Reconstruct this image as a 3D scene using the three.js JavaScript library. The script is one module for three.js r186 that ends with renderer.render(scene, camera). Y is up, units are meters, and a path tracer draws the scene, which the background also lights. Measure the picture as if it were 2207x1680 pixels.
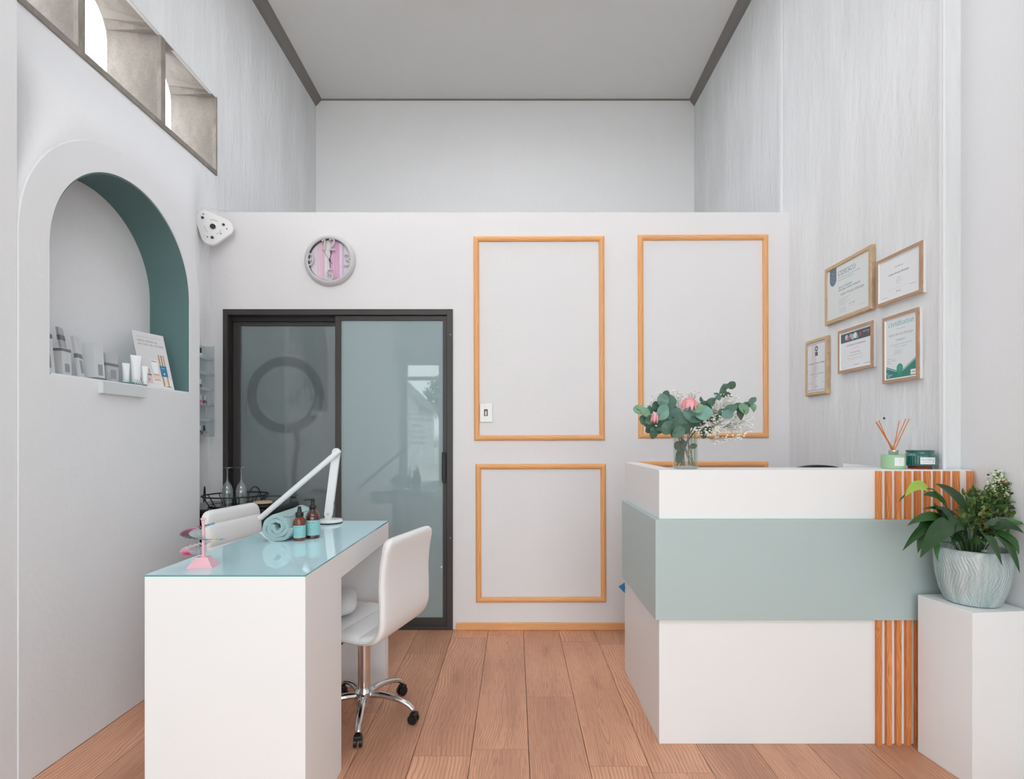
import * as THREE from 'three';
import { RoundedBoxGeometry } from 'three/addons/geometries/RoundedBoxGeometry.js';
import { TextGeometry } from 'three/addons/geometries/TextGeometry.js';
import { FontLoader } from 'three/addons/loaders/FontLoader.js';
import { mergeGeometries, toCreasedNormals } from 'three/addons/utils/BufferGeometryUtils.js';

// ---------------------------------------------------------------- camera, sky, exposure
const scene = new THREE.Scene();
const camera = new THREE.PerspectiveCamera(72.29, 2207 / 1680, 0.05, 200);
camera.position.set(0, 1.255, 0);
camera.lookAt(0, 1.255, -10);
camera.setViewOffset(2207, 1680, -6.5, -105, 2207, 1680);     // shifted lens: level camera, horizon below the middle
const renderer = new THREE.WebGLRenderer({ antialias: true });
renderer.toneMapping = THREE.LinearToneMapping;
renderer.toneMappingExposure = 0.645;
renderer.shadowMap.enabled = true;

function overcastSky() {                                       // a bright, thinly clouded sky, the same all round
  const W = 512, H = 256, d = new Float32Array(W * H * 4), n = tileNoise(7, 16);
  for (let y = 0; y < H; y++) for (let x = 0; x < W; x++) {
    const el = ((y + 0.5) / H - 0.5) * Math.PI, up = Math.max(0, Math.sin(el));
    const c = 0.5 * n(x / W * 16, y / H * 8) + 0.3 * n(x / W * 32 % 16, y / H * 20 % 16) + 0.2 * n(x / W * 64 % 16, y / H * 40 % 16);
    const b = (el < 0 ? 3 : 9.5 - 2.2 * up) * (0.88 + 0.24 * c), i = (y * W + x) * 4;
    d[i] = b * (0.975 - 0.03 * up); d[i + 1] = b * 1.0; d[i + 2] = b * (1.02 + 0.04 * up); d[i + 3] = 1;
  }
  const t = new THREE.DataTexture(d, W, H, THREE.RGBAFormat, THREE.FloatType);
  t.mapping = THREE.EquirectangularReflectionMapping; t.magFilter = THREE.LinearFilter; t.needsUpdate = true;
  return t;
}

// ---------------------------------------------------------------- helpers
function rng(seed) { let s = seed >>> 0; return () => { s = (s + 0x6d2b79f5) | 0; let t = Math.imul(s ^ (s >>> 15), 1 | s); t = (t + Math.imul(t ^ (t >>> 7), 61 | t)) ^ t; return ((t ^ (t >>> 14)) >>> 0) / 4294967296; }; }
function tileNoise(seed, P, Q = P) {                           // value noise that repeats every P by Q cells
  const r = rng(seed), g = new Float32Array(P * Q); for (let i = 0; i < P * Q; i++) g[i] = r();
  const sm = (t) => t * t * (3 - 2 * t), at = (x, y) => g[((y % Q) + Q) % Q * P + ((x % P) + P) % P];
  return (x, y) => { const ix = Math.floor(x), iy = Math.floor(y), u = sm(x - ix), v = sm(y - iy);
    return (at(ix, iy) * (1 - u) + at(ix + 1, iy) * u) * (1 - v) + (at(ix, iy + 1) * (1 - u) + at(ix + 1, iy + 1) * u) * v; };
}
scene.background = overcastSky();

const V = (x, y, z) => new THREE.Vector3(x, y, z), A = (p) => new THREE.Vector3(p[0], p[1], p[2]);
const TAU = Math.PI * 2;
const used = new Set();
function numbered(name) { let n = name, k = 0; while (used.has(n)) n = name + '_' + String(++k).padStart(3, '0'); used.add(n); return n; }
function shade(o) { o.castShadow = true; o.receiveShadow = true; return o; }
function mk(name, geo, mat, parent) { const m = shade(new THREE.Mesh(geo, mat)); m.name = parent ? name : numbered(name); (parent || scene).add(m); return m; }
function thing(name, label, category, pos = [0, 0, 0], turn = 0, group) {
  const o = new THREE.Group(); o.name = numbered(name); scene.add(o); o.position.set(...pos); o.rotation.y = turn;
  o.userData = { label, category }; if (group) o.userData.group = group; return o;
}
function struct(name, label, geo, mat) {
  const o = geo ? mk(name, geo, mat) : new THREE.Group();
  if (!geo) { o.name = numbered(name); scene.add(o); }
  o.userData = { kind: 'structure', label }; return o;
}
function copyOf(root, pos, turn, label) { const c = root.clone(); c.name = numbered(root.name.replace(/_\d{3}$/, '')); c.userData = { ...root.userData, label: label || root.userData.label }; scene.add(c); c.position.set(...pos); c.rotation.set(0, turn, 0); return c; }

function flat(g) {                                             // position, normal and uv only, without index
  g = g.index ? g.toNonIndexed() : g.clone();
  for (const k of Object.keys(g.attributes)) if (!['position', 'normal', 'uv'].includes(k)) g.deleteAttribute(k);
  if (!g.attributes.normal) g.computeVertexNormals();
  if (!g.attributes.uv) g.setAttribute('uv', new THREE.BufferAttribute(new Float32Array(g.attributes.position.count * 2), 2));
  return g;
}
const join = (...gs) => mergeGeometries(gs.flat().map(flat));
function uvBox(g, s = 1) {                                     // uv in metres from the face's plane
  g = flat(g); const p = g.attributes.position, n = g.attributes.normal, uv = g.attributes.uv;
  for (let i = 0; i < p.count; i++) { const ax = Math.abs(n.getX(i)), ay = Math.abs(n.getY(i)), az = Math.abs(n.getZ(i));
    if (ay > ax && ay > az) uv.setXY(i, p.getX(i) * s, p.getZ(i) * s); else if (ax > az) uv.setXY(i, p.getZ(i) * s, p.getY(i) * s); else uv.setXY(i, p.getX(i) * s, p.getY(i) * s); }
  return g;
}
// a box from x0 to x1, y0 to y1 and, in depths from the camera's wall, d0 to d1 (z = -depth); r rounds its edges
function bx(x0, x1, y0, y1, d0, d1, r = 0) {
  const w = x1 - x0, h = y1 - y0, d = d1 - d0, g = r ? new RoundedBoxGeometry(w, h, d, 2, Math.min(r, w / 2.01, h / 2.01, d / 2.01)) : new THREE.BoxGeometry(w, h, d);
  g.translate((x0 + x1) / 2, (y0 + y1) / 2, -(d0 + d1) / 2); return uvBox(g);
}
function lb(w, h, d, x, y, z, r = 0) { const g = r ? new RoundedBoxGeometry(w, h, d, 2, r) : new THREE.BoxGeometry(w, h, d); g.translate(x, y, z); return uvBox(g); }
const cyl = (r0, r1, h, x, y, z, n = 24) => { const g = new THREE.CylinderGeometry(r1, r0, h, n); g.translate(x, y + h / 2, z); return flat(g); };
const lathe = (pts, n = 40) => new THREE.LatheGeometry(pts.map((p) => new THREE.Vector2(p[0], p[1])), n);
function tube(pts, r, o = {}) {                                // a tube along a curve with its own radius at each given point, ends closed
  const { seg = 8, n = 16, flatY = 1, closed = false } = o, curve = new THREE.CatmullRomCurve3(pts.map((p) => p.isVector3 ? p : A(p)), closed, 'centripetal');
  const N = n, R = Array.isArray(r) ? (t) => { const f = t * (r.length - 1), i = Math.min(r.length - 2, Math.floor(f)); return r[i] + (r[i + 1] - r[i]) * (f - i); } : () => r;
  const fr = curve.computeFrenetFrames(N, closed), pos = [], uv = [], idx = [], L = curve.getLength();
  for (let i = 0; i <= N; i++) { const t = i / N, c = curve.getPointAt(t), rr = R(t);
    for (let j = 0; j <= seg; j++) { const a = j / seg * TAU, k = fr.normals[i].clone().multiplyScalar(Math.cos(a) * rr).addScaledVector(fr.binormals[i], Math.sin(a) * rr * flatY).add(c); pos.push(k.x, k.y, k.z); uv.push(j / seg, t * L); } }
  for (let i = 0; i < N; i++) for (let j = 0; j < seg; j++) { const a = i * (seg + 1) + j, b = a + seg + 1; idx.push(a, b, a + 1, b, b + 1, a + 1); }
  if (!closed) for (const i of [0, N]) { const c = curve.getPointAt(i / N), q = pos.length / 3; pos.push(c.x, c.y, c.z); uv.push(0, 0); for (let j = 0; j < seg; j++) { const a = i * (seg + 1) + j; i ? idx.push(a, q, a + 1) : idx.push(a, a + 1, q); } }
  const g = new THREE.BufferGeometry(); g.setAttribute('position', new THREE.Float32BufferAttribute(pos, 3)); g.setAttribute('uv', new THREE.Float32BufferAttribute(uv, 2)); g.setIndex(idx); g.computeVertexNormals();
  return flat(g);
}
const straight = (a, b, r, seg = 8) => tube([a, b], r, { n: 1, seg });
function leafGeo(p0, p1, p2, w, up = V(0, 1, 0), fold = 0.18, n = 12, shape = 0.75) {   // a blade along a bent midrib, folded a little along it
  const c = new THREE.QuadraticBezierCurve3(A(p0), A(p1), A(p2)), pos = [], uv = [], idx = [];
  for (let i = 0; i <= n; i++) { const t = i / n, c0 = c.getPoint(t), tan = c.getTangent(t), side = new THREE.Vector3().crossVectors(tan, up).normalize(), nor = new THREE.Vector3().crossVectors(side, tan).normalize();
    const ww = w / 2 * Math.pow(Math.sin(Math.PI * Math.pow(Math.min(1, t * 0.985 + 0.012), shape)), 0.9);
    for (let j = -2; j <= 2; j++) { const u = j / 2, q = c0.clone().addScaledVector(side, u * ww).addScaledVector(nor, fold * Math.abs(u) * ww + 0.03 * ww * Math.sin(t * 17 + j)); pos.push(q.x, q.y, q.z); uv.push(0.5 + u / 2, t); } }
  for (let i = 0; i < n; i++) for (let j = 0; j < 4; j++) { const a = i * 5 + j, b = a + 5; idx.push(a, b, a + 1, b, b + 1, a + 1); }
  const g = new THREE.BufferGeometry(); g.setAttribute('position', new THREE.Float32BufferAttribute(pos, 3)); g.setAttribute('uv', new THREE.Float32BufferAttribute(uv, 2)); g.setIndex(idx); g.computeVertexNormals(); return g;
}
const mat = (color, roughness = 0.6, o = {}) => new THREE.MeshPhysicalMaterial({ color, roughness, ...o });

// ---------------------------------------------------------------- textures
function dataTex(W, H, f, srgb) {
  const d = new Uint8Array(W * H * 4);
  for (let y = 0; y < H; y++) for (let x = 0; x < W; x++) { const c = f(x, y), i = (y * W + x) * 4; for (let k = 0; k < 3; k++) d[i + k] = Math.max(0, Math.min(255, c[k])); d[i + 3] = 255; }
  const t = new THREE.DataTexture(d, W, H); t.wrapS = t.wrapT = THREE.RepeatWrapping; t.magFilter = THREE.LinearFilter; t.minFilter = THREE.LinearMipmapLinearFilter; t.generateMipmaps = true;
  if (srgb) t.colorSpace = THREE.SRGBColorSpace; t.needsUpdate = true; return t;
}
const rep = (t, x, y) => { const c = t.clone(); c.repeat.set(x, y); c.needsUpdate = true; return c; };
function canvasTex(w, h, draw) { const c = document.createElement('canvas'); c.width = w; c.height = h; const g = c.getContext('2d'); draw(g, w, h); const t = new THREE.CanvasTexture(c); t.colorSpace = THREE.SRGBColorSpace; t.magFilter = THREE.LinearFilter; return t; }

const nA = tileNoise(11, 64), nB = tileNoise(12, 64), nC = tileNoise(13, 64);
const pb = [tileNoise(31, 64, 16), tileNoise(32, 128, 40), tileNoise(33, 12, 8), tileNoise(34, 40, 14), tileNoise(35, 200, 90)];
const plasterBump = dataTex(1024, 1024, (x, y) => {            // brushed plaster: short strokes run up and down; 1.6 m a repeat
  const u = x / 1024, v = y / 1024, s = 0.30 * pb[0](u * 64, v * 16) + 0.26 * pb[1](u * 128, v * 40) + 0.22 * pb[2](u * 12, v * 8) + 0.12 * pb[4](u * 200, v * 90), k = Math.max(0, pb[3](u * 40, v * 14) - 0.7) * 1.3;
  return Array(3).fill((s + k) * 215);
});
const tn = [tileNoise(41, 64), tileNoise(42, 128), tileNoise(43, 16), tileNoise(44, 16, 4), tileNoise(45, 64, 8), tileNoise(46, 8), tileNoise(47, 32, 16)];
const paintBump = dataTex(512, 512, (x, y) => { const u = x / 512, v = y / 512; return Array(3).fill((0.5 * tn[0](u * 64, v * 64) + 0.3 * tn[1](u * 128, v * 128) + 0.2 * tn[2](u * 16, v * 16)) * 255); });
const plasterTone = dataTex(512, 512, (x, y) => { const u = x / 512, v = y / 512, s = 0.6 * tn[3](u * 16, v * 4) + 0.4 * tn[4](u * 64, v * 8), k = 238 + 17 * s; return [k, k, k]; }, true);
const grime = dataTex(512, 512, (x, y) => { const u = x / 512, v = y / 512, s = 0.2 + 0.3 * tn[5](u * 8, v * 8) + 0.2 * tn[6](u * 32, v * 16) + 0.15 * tn[1](u * 128, v * 128), sp = tn[0](u * 64, v * 64) > 0.975 ? 0.75 : 1; return [(128 + 78 * s) * sp, (123 + 77 * s) * sp, (119 + 76 * s) * sp]; }, true);

const FLOOR_ROWS = 6;
const floorTex = dataTex(1536, 1152, (x, y) => {               // six oak boards, one above the other, grain along x
  const row = Math.floor(y / (1152 / FLOOR_ROWS)), w = ((y % (1152 / FLOOR_ROWS)) / (1152 / FLOOR_ROWS) - 0.5), u = x / 1536, o = row * 9.3;
  const bend = 0.20 * (nA(u * 4 + o, 3 + o) - 0.5) + 0.07 * (nB(u * 12 + o, w * 3 + 7 + o) - 0.5), q = w - bend, c = row % 3, u0 = 0.25 + 0.1 * row;
  const h = c === 2 ? q * 15 + 1.8 * nC(u * 5 + o, w * 3 + o) : Math.sqrt(q * q * 60 + 0.03 + Math.pow(u - u0, 2) * 2.2) * 3.4 + (c ? u * 5 : -u * 4) + 0.7 * nC(u * 7 + o, w * 4 + o) + 0.2 * nB(u * 30 % 64, w * 10 + o);
  const ring = Math.pow(0.5 + 0.5 * Math.sin(h * TAU), 4), pore = nA(u * 20 + o, (w * 60 + o * 3) % 64), fine = nB(u * 26 % 64, (w * 110 + o) % 64), broad = nC(u * 3 + o, w * 3 + o * 2), kn = Math.exp(-(Math.pow((u - u0) * 14, 2) + Math.pow(q * 9, 2)));
  const k = 0.96 - 0.15 * ring * (0.2 + 0.8 * broad) - 0.08 * (pore > 0.66 ? 1 : 0) * fine - 0.14 * (1 - broad) - 0.05 * kn + 0.05 * (fine - 0.5);
  return [250 * k + 1, 191 * k * k * 0.25 + 191 * k * 0.75, 154 * k * k * 0.3 + 154 * k * 0.7];
}, true);
const pineTex = dataTex(512, 512, (x, y) => {                  // oiled pine, grain along y
  const u = x / 512, v = y / 512, q = u + 0.05 * (nA(v * 6, u * 4) - 0.5), h = q * 22 + 2.2 * nB(v * 4, u * 6) , r = Math.pow(0.5 + 0.5 * Math.sin(h * TAU), 2), f = nC(u * 60 % 64, v * 8), k = 1 - 0.06 * r - 0.05 * f;
  return [255 * k, 190 * Math.pow(k, 1.4), 128 * Math.pow(k, 1.8)];
}, true);
const slatTex = dataTex(512, 512, (x, y) => {
  const u = x / 512, v = y / 512, kn = Math.exp(-(Math.pow((u - 0.3) * 16, 2) + Math.pow((v - 0.6) * 7, 2))), h = (u + 0.06 * (nA(v * 9, u * 9) - 0.5)) * 17 + 2.6 * nB(v * 5 + 3, u * 9) + 2 * kn, r = Math.pow(0.5 + 0.5 * Math.sin(h * TAU), 2), f = nC(u * 60 % 64, v * 8), k = 1.0 - 0.13 * r - 0.06 * f;
  return [252 * k, 166 * Math.pow(k, 1.4), 98 * Math.pow(k, 1.8)];
}, true);
const paleWoodTex = dataTex(256, 512, (x, y) => { const u = x / 256, v = y / 512, h = u * 14 + 2 * nB(v * 5, u * 5), r = 0.5 + 0.5 * Math.sin(h * TAU), k = 1 - 0.1 * r - 0.08 * nC(u * 60 % 64, v * 6); return [222 * k, 190 * k, 152 * k]; }, true);
const oakFrameTex = dataTex(256, 512, (x, y) => { const u = x / 256, v = y / 512, h = u * 18 + 3 * nA(v * 5, u * 5), r = 0.5 + 0.5 * Math.sin(h * TAU), k = 1 - 0.16 * r - 0.1 * nC(u * 60 % 64, v * 6); return [214 * k, 172 * k, 140 * k]; }, true);
const terryBump = dataTex(256, 256, (x, y) => Array(3).fill(255 * (0.6 * nA(x / 4, y / 4) + 0.4 * nB(x / 2 % 64, y / 2 % 64))));
const leatherBump = dataTex(256, 256, (x, y) => Array(3).fill(255 * (0.6 * nA(x / 8, y / 8) + 0.4 * nB(x / 4, y / 4))));
const glazeTex = dataTex(512, 512, (x, y) => {                 // blue-green reactive glaze with pale runs
  const u = x / 512, v = y / 512, m = Math.min(1, Math.max(0, tn[3](u * 16, v * 4) * 0.9 + tn[4](u * 64, v * 8) * 0.45 - 0.3)), c = tn[1](u * 128, v * 128);
  return [156 + 48 * m + 14 * c, 180 + 32 * m + 10 * c, 180 + 33 * m + 10 * c];
}, true);
const glazeBump = dataTex(512, 512, (x, y) => { const u = x / 512 * 64, v = y / 512 * 64, s = Math.sin((u * 1.0 + Math.abs((v % 16) - 8) * 0.8 + 2 * nA(u / 4, v / 4)) * 2.2); return Array(3).fill(128 + 90 * s * nB(u / 4, v / 6)); });

// ---------------------------------------------------------------- materials
const M = {
  plaster: mat('#f0f1f2', 0.85, { map: rep(plasterTone, 0.5, 0.5), bumpMap: rep(plasterBump, 0.62, 0.62), bumpScale: 0.007 }),
  smooth: mat('#ececee', 0.8, { bumpMap: rep(paintBump, 1, 1), bumpScale: 0.0012 }),
  partition: mat('#f0edee', 0.7, { bumpMap: rep(paintBump, 1, 1), bumpScale: 0.0006 }),
  backwall: mat('#f6f5f5', 0.8, { bumpMap: rep(paintBump, 0.6, 0.6), bumpScale: 0.002 }),
  ceiling: mat('#efeeec', 0.9),
  gapShadeJoint: mat('#8a8683', 0.9), reveal: mat('#dedad6', 0.9, { map: rep(grime, 1.1, 1.1) }), sill: mat('#dcd7d2', 0.8, { map: rep(grime, 2, 2) }),
  teal: mat('#627f80', 0.75),
  pine: mat('#ffffff', 0.5, { map: rep(pineTex, 5, 1.2) }), slat: mat('#ffffff', 0.45, { map: rep(slatTex, 6, 1.6) }),
  white: mat('#f1f0f0', 0.42), whitegloss: mat('#f3f2f2', 0.25, { clearcoat: 0.4, clearcoatRoughness: 0.15 }),
  sage: mat('#b5c4c3', 0.4), alu: mat('#413b3a', 0.45), aluDark: mat('#242325', 0.5),
  leather: mat('#f0eeee', 0.42, { bumpMap: rep(leatherBump, 12, 12), bumpScale: 0.0004 }),
  chrome: mat('#d9d8d8', 0.09, { metalness: 1 }), blackplastic: mat('#1b1b1c', 0.4), black: mat('#161617', 0.5), blackgloss: mat('#1d1e20', 0.12),
  clear: mat('#ffffff', 0.0, { transmission: 1, thickness: 0, ior: 1.45 }),
  acrylic: mat('#f6fafb', 0.02, { transmission: 0.9, thickness: 0, ior: 1.45 }),
  paleWood: mat('#ffffff', 0.55, { map: rep(paleWoodTex, 8, 3) }), oakFrame: mat('#ffffff', 0.55, { map: rep(oakFrameTex, 10, 3) }),
  silver: mat('#cfcdce', 0.4),
};

// ---------------------------------------------------------------- the room
// a flat shape drawn in (depth, height) put at x
function sideFace(shape, x) { const g = new THREE.ShapeGeometry(shape, 24).toNonIndexed(), p = g.attributes.position; for (let i = 0; i < p.count; i++) p.setXYZ(i, x, p.getY(i), -p.getX(i)); g.computeVertexNormals(); return uvBox(g); }
function sideExtrude(shape, x0, x1, bevel = 0) {               // the same, from x0 back to x1
  const g = flat(new THREE.ExtrudeGeometry(shape, { depth: Math.abs(x1 - x0), bevelEnabled: bevel > 0, bevelSize: bevel, bevelThickness: bevel, bevelOffset: -bevel, bevelSegments: 2, curveSegments: 40 })), p = g.attributes.position;
  for (let i = 0; i < p.count; i++) p.setXYZ(i, x0 + Math.sign(x1 - x0) * p.getZ(i), p.getY(i), -p.getX(i)); g.computeVertexNormals(); return uvBox(toCreasedNormals(g, 0.2));
}
function frontExtrude(shape, d0, d1) { const g = flat(new THREE.ExtrudeGeometry(shape, { depth: d1 - d0, bevelEnabled: false })); g.translate(0, 0, -d1); return uvBox(g); }
const rectPath = (x0, y0, x1, y1, P = THREE.Path) => { const p = new P(); p.moveTo(x0, y0); p.lineTo(x1, y0); p.lineTo(x1, y1); p.lineTo(x0, y1); p.closePath(); return p; };

// floor: oak boards, each a mesh of its own
const floor = struct('floor', 'oak board floor running from the shop window to the back wall', bx(-2.3, 2.15, -0.12, -0.014, -1.5, 5.5), mat('#2b2019', 0.9));
{
  const floorMat = [0.95, 1.0, 0.86, 0.92, 1.0, 0.89].map((k) => mat(new THREE.Color(k, k, k), 0.42, { map: floorTex, bumpMap: floorTex, bumpScale: 0.0006 }));
  const r = rng(5), phase = { '-3': 3.11, '-2': 2.106, '-1': 2.15, 0: 2.587, 1: 2.04, 2: 3.25 }, Lp = 1.25, wp = 0.229;
  for (let c = -9; c <= 8; c++) {
    const x0 = Math.max(-2.0, 0.055 + wp * c), x1 = Math.min(1.879, 0.055 + wp * (c + 1)), ph = phase[c] ?? r() * Lp; if (x1 - x0 < 0.01) continue;
    for (let d = ph - Math.ceil((ph + 1.5) / Lp) * Lp; d < 5.36; d += Lp) {
      const a = Math.max(-1.44, d), b = Math.min(5.36, d + Lp); if (b - a < 0.02) continue;
      const g = bx(x0 + 0.0012, x1 - 0.0012, -0.013, -0.0006 * r(), a + 0.001, b - 0.001), row = Math.floor(r() * FLOOR_ROWS), fl = r() < 0.5, p = g.attributes.position, uv = g.attributes.uv;
      for (let i = 0; i < p.count; i++) { const t = (-p.getZ(i) - d) / Lp, w = (p.getX(i) - (0.055 + wp * c)) / wp; uv.setXY(i, fl ? 1 - t : t, (row + 0.02 + 0.96 * w) / FLOOR_ROWS); }
      mk('plank', g, floorMat[Math.floor(r() * 6)], floor);
    }
  }
}
// left wall with its row of deep arched ventilation openings
const bays = [[0.77, 1.31], [1.34, 1.87], [1.90, 2.44], [2.475, 3.01], [3.045, 3.565]], bz0 = 3.04, bz1 = 3.53, wx = -2.0, ox = -2.28;
const inner = ([a, b]) => { const q = []; for (let i = 0; i <= 4; i++) q.push([a, bz0 + (bz1 - bz0) * i / 4]); for (let i = 1; i <= 12; i++) q.push([a + (b - a) * i / 12, bz1]); for (let i = 1; i <= 4; i++) q.push([b, bz1 - (bz1 - bz0) * i / 4]); return q; };
const outer = ([a, b]) => { const q = [], a1 = a + 0.04, b1 = b - 0.03, m = (a1 + b1) / 2, R = (b1 - a1) / 2; for (let i = 0; i <= 4; i++) q.push([a1, 3.06 + 0.42 * i / 4]); for (let i = 1; i <= 12; i++) { const t = Math.PI * (1 - i / 12); q.push([m + R * Math.cos(t), 3.48 + R * 0.85 * Math.sin(t)]); } for (let i = 1; i <= 4; i++) q.push([b1, 3.48 - 0.42 * i / 4]); return q; };
{
  const s0 = rectPath(-1.5, -0.1, 5.5, 4.8, THREE.Shape), s1 = rectPath(-1.5, -0.1, 5.5, 4.8, THREE.Shape);
  for (const b of bays) { const h0 = new THREE.Path(), h1 = new THREE.Path(); inner(b).forEach((p, i) => i ? h0.lineTo(...p) : h0.moveTo(...p)); outer(b).forEach((p, i) => i ? h1.lineTo(...p) : h1.moveTo(...p)); s0.holes.push(h0); s1.holes.push(h1); }
  struct('wall_left', 'rough white plastered left wall with high openings', join(sideFace(s0, wx), sideFace(s1, ox), bx(ox, wx, 4.8, 4.81, -1.5, 5.5)), M.plaster);
  const win = struct('window_1', 'row of deep high openings near the ceiling of the left wall');
  for (const b of bays) {
    const A0 = inner(b), B0 = outer(b), n = A0.length, pos = [];
    for (let i = 0; i < n; i++) { const j = (i + 1) % n; for (const q of [[A0[i], wx], [B0[i], ox], [A0[j], wx], [B0[i], ox], [B0[j], ox], [A0[j], wx]]) pos.push(q[1], q[0][1], -q[0][0]); }
    const g = new THREE.BufferGeometry(); g.setAttribute('position', new THREE.Float32BufferAttribute(pos, 3)); g.computeVertexNormals(); mk('reveal', uvBox(toCreasedNormals(g, 0.6)), M.reveal, win);
  }
  for (let i = 0; i < bays.length - 1; i++) mk('mullion', bx(wx - 0.05, wx + 0.006, bz0, bz1, bays[i][1] - 0.002, bays[i + 1][0] + 0.002, 0.003), M.sill, win);
  mk('sill', bx(wx - 0.1, wx + 0.008, bz0 - 0.028, bz0 + 0.004, 0.77, 3.575, 0.004), M.sill, win);
  mk('frame_edge', bx(wx - 0.02, wx + 0.005, bz0 - 0.02, bz1 + 0.008, 3.562, 3.578, 0.003), M.sill, win);
  mk('frame_edge', bx(wx - 0.02, wx + 0.003, bz1, bz1 + 0.01, 0.77, 3.575, 0.003), M.plaster, win);
}
struct('wall_left', 'smooth near part of the left wall, flush with the built out arch', bx(-2.0, -1.782, 0, 4.66, -1.3, 1.909), M.smooth);
{ // the plaster over the arch runs out smoothly into the wall below the high openings
  const pos = [], idx = [], nA = 48, nR = 20, S = (t) => t * t * (3 - 2 * t);
  for (let i = 0; i <= nA; i++) { const th = Math.PI * i / nA, c = Math.cos(th), s = Math.sin(th), full = Math.min(s > 1e-4 ? 1.005 / s : 9, c > 1e-4 ? 0.99 / c : c < -1e-4 ? 0.552 / -c : 9), w = S(Math.min(1, th / 0.8)), ro = 0.57 + (full - 0.57) * w;
    for (let j = 0; j <= nR; j++) { const t = j / nR, r = 0.5 + (Math.max(0.552, ro) - 0.5) * t, k = S(Math.max(0, Math.min(1, (r - 0.56) / Math.max(0.01, ro - 0.56)))) * (th > 2.2 ? 1 - S(Math.min(1, (th - 2.2) / 0.7)) : 1); pos.push(-1.7845 - 0.2165 * k, 2.0 + s * r, -(2.46 + c * r)); } }
  for (let i = 0; i < nA; i++) for (let j = 0; j < nR; j++) { const p = i * (nR + 1) + j, q = p + nR + 1; idx.push(p, q, p + 1, q, q + 1, p + 1); }
  const g = new THREE.BufferGeometry(); g.setAttribute('position', new THREE.Float32BufferAttribute(pos, 3)); g.setIndex(idx); g.computeVertexNormals();
  struct('wall_left', 'smooth plaster over the arch, running out into the left wall', uvBox(g), M.smooth);
}
// plastered arch built out from the left wall, with an arched niche through it
{
  const arch = (a, b, y0, ys, P) => { const m = (a + b) / 2, R = (b - a) / 2, s = new P(); s.moveTo(a, y0); s.lineTo(b, y0); s.lineTo(b, ys); s.absarc(m, ys, R, 0, Math.PI, false); s.lineTo(a, y0); return s; };
  const s = arch(1.91, 3.01, 0, 2.0, THREE.Shape); s.holes.push(arch(2.04, 2.919, 1.5, 2.0, THREE.Path));
  const w = struct('wall_niche', 'white arch-topped plaster wall built out from the left wall around a niche', sideExtrude(s, -1.78, -2.0, 0.002), M.smooth);
  const l = arch(2.04, 2.919, 1.5, 2.0, THREE.Shape); l.holes.push(arch(2.045, 2.914, 1.505, 1.998, THREE.Path));
  const lining = mk('niche_lining', sideExtrude(l, -1.784, -1.998), M.teal, w); lining.userData.label = 'teal painted inside of the arched niche';
  const bk = arch(2.042, 2.917, 1.5, 2.0, THREE.Shape); mk('niche_back', sideExtrude(bk, -1.994, -1.999), M.smooth, w);
  mk('niche_base', bx(-1.998, -1.781, 1.498, 1.507, 2.046, 2.913), M.smooth, w);
}
struct('wall_back', 'tall white rear wall above the partition', bx(-2.28, 2.15, 0, 4.8, 5.36, 5.5), M.backwall);
struct('wall_right', 'rough brushed white plaster wall with framed certificates', bx(1.8, 2.15, 0, 4.8, 2.25, 5.4), M.plaster);
struct('wall_right', 'smooth white near part of the right wall, set back a step', bx(1.88, 2.15, 0, 4.8, -1.5, 2.25), M.smooth);
struct('trim_1', 'rounded plaster ridge running up the right wall behind the partition', bx(1.78, 1.806, 2.74, 4.45, 3.575, 3.61, 0.012), M.smooth);
struct('trim_2', 'rounded plaster edge bead at the step in the right wall', bx(1.792, 1.81, 0, 4.66, 2.235, 2.262, 0.006), M.smooth);
struct('ceiling', 'plain grey ceiling board', join(bx(-2.28, 2.15, 4.66, 4.8, -1.5, 2.55), bx(-2.28, 2.15, 4.66, 4.8, 4.1, 5.5), bx(-2.28, -1.0, 4.66, 4.8, 2.55, 4.1), bx(0.8, 2.15, 4.66, 4.8, 2.55, 4.1)), M.ceiling);
{ // roof light added out of view in the ceiling to even the daylight
  const w = struct('window_4', 'white framed roof light added in the ceiling to brighten the room'), wm = mat('#e8e9ea', 0.5);
  mk('frame', join(bx(-1.0, -0.95, 4.645, 4.86, 2.55, 4.1), bx(0.75, 0.8, 4.645, 4.86, 2.55, 4.1), bx(-0.95, 0.75, 4.645, 4.86, 2.55, 2.6), bx(-0.95, 0.75, 4.645, 4.86, 4.05, 4.1)), wm, w);
  for (const d of [3.27]) mk('mullion', bx(-0.95, 0.75, 4.74, 4.80, d, d + 0.05), wm, w);
  mk('pane', bx(-0.95, 0.75, 4.81, 4.815, 2.6, 4.05), M.clear, w);
}
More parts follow.
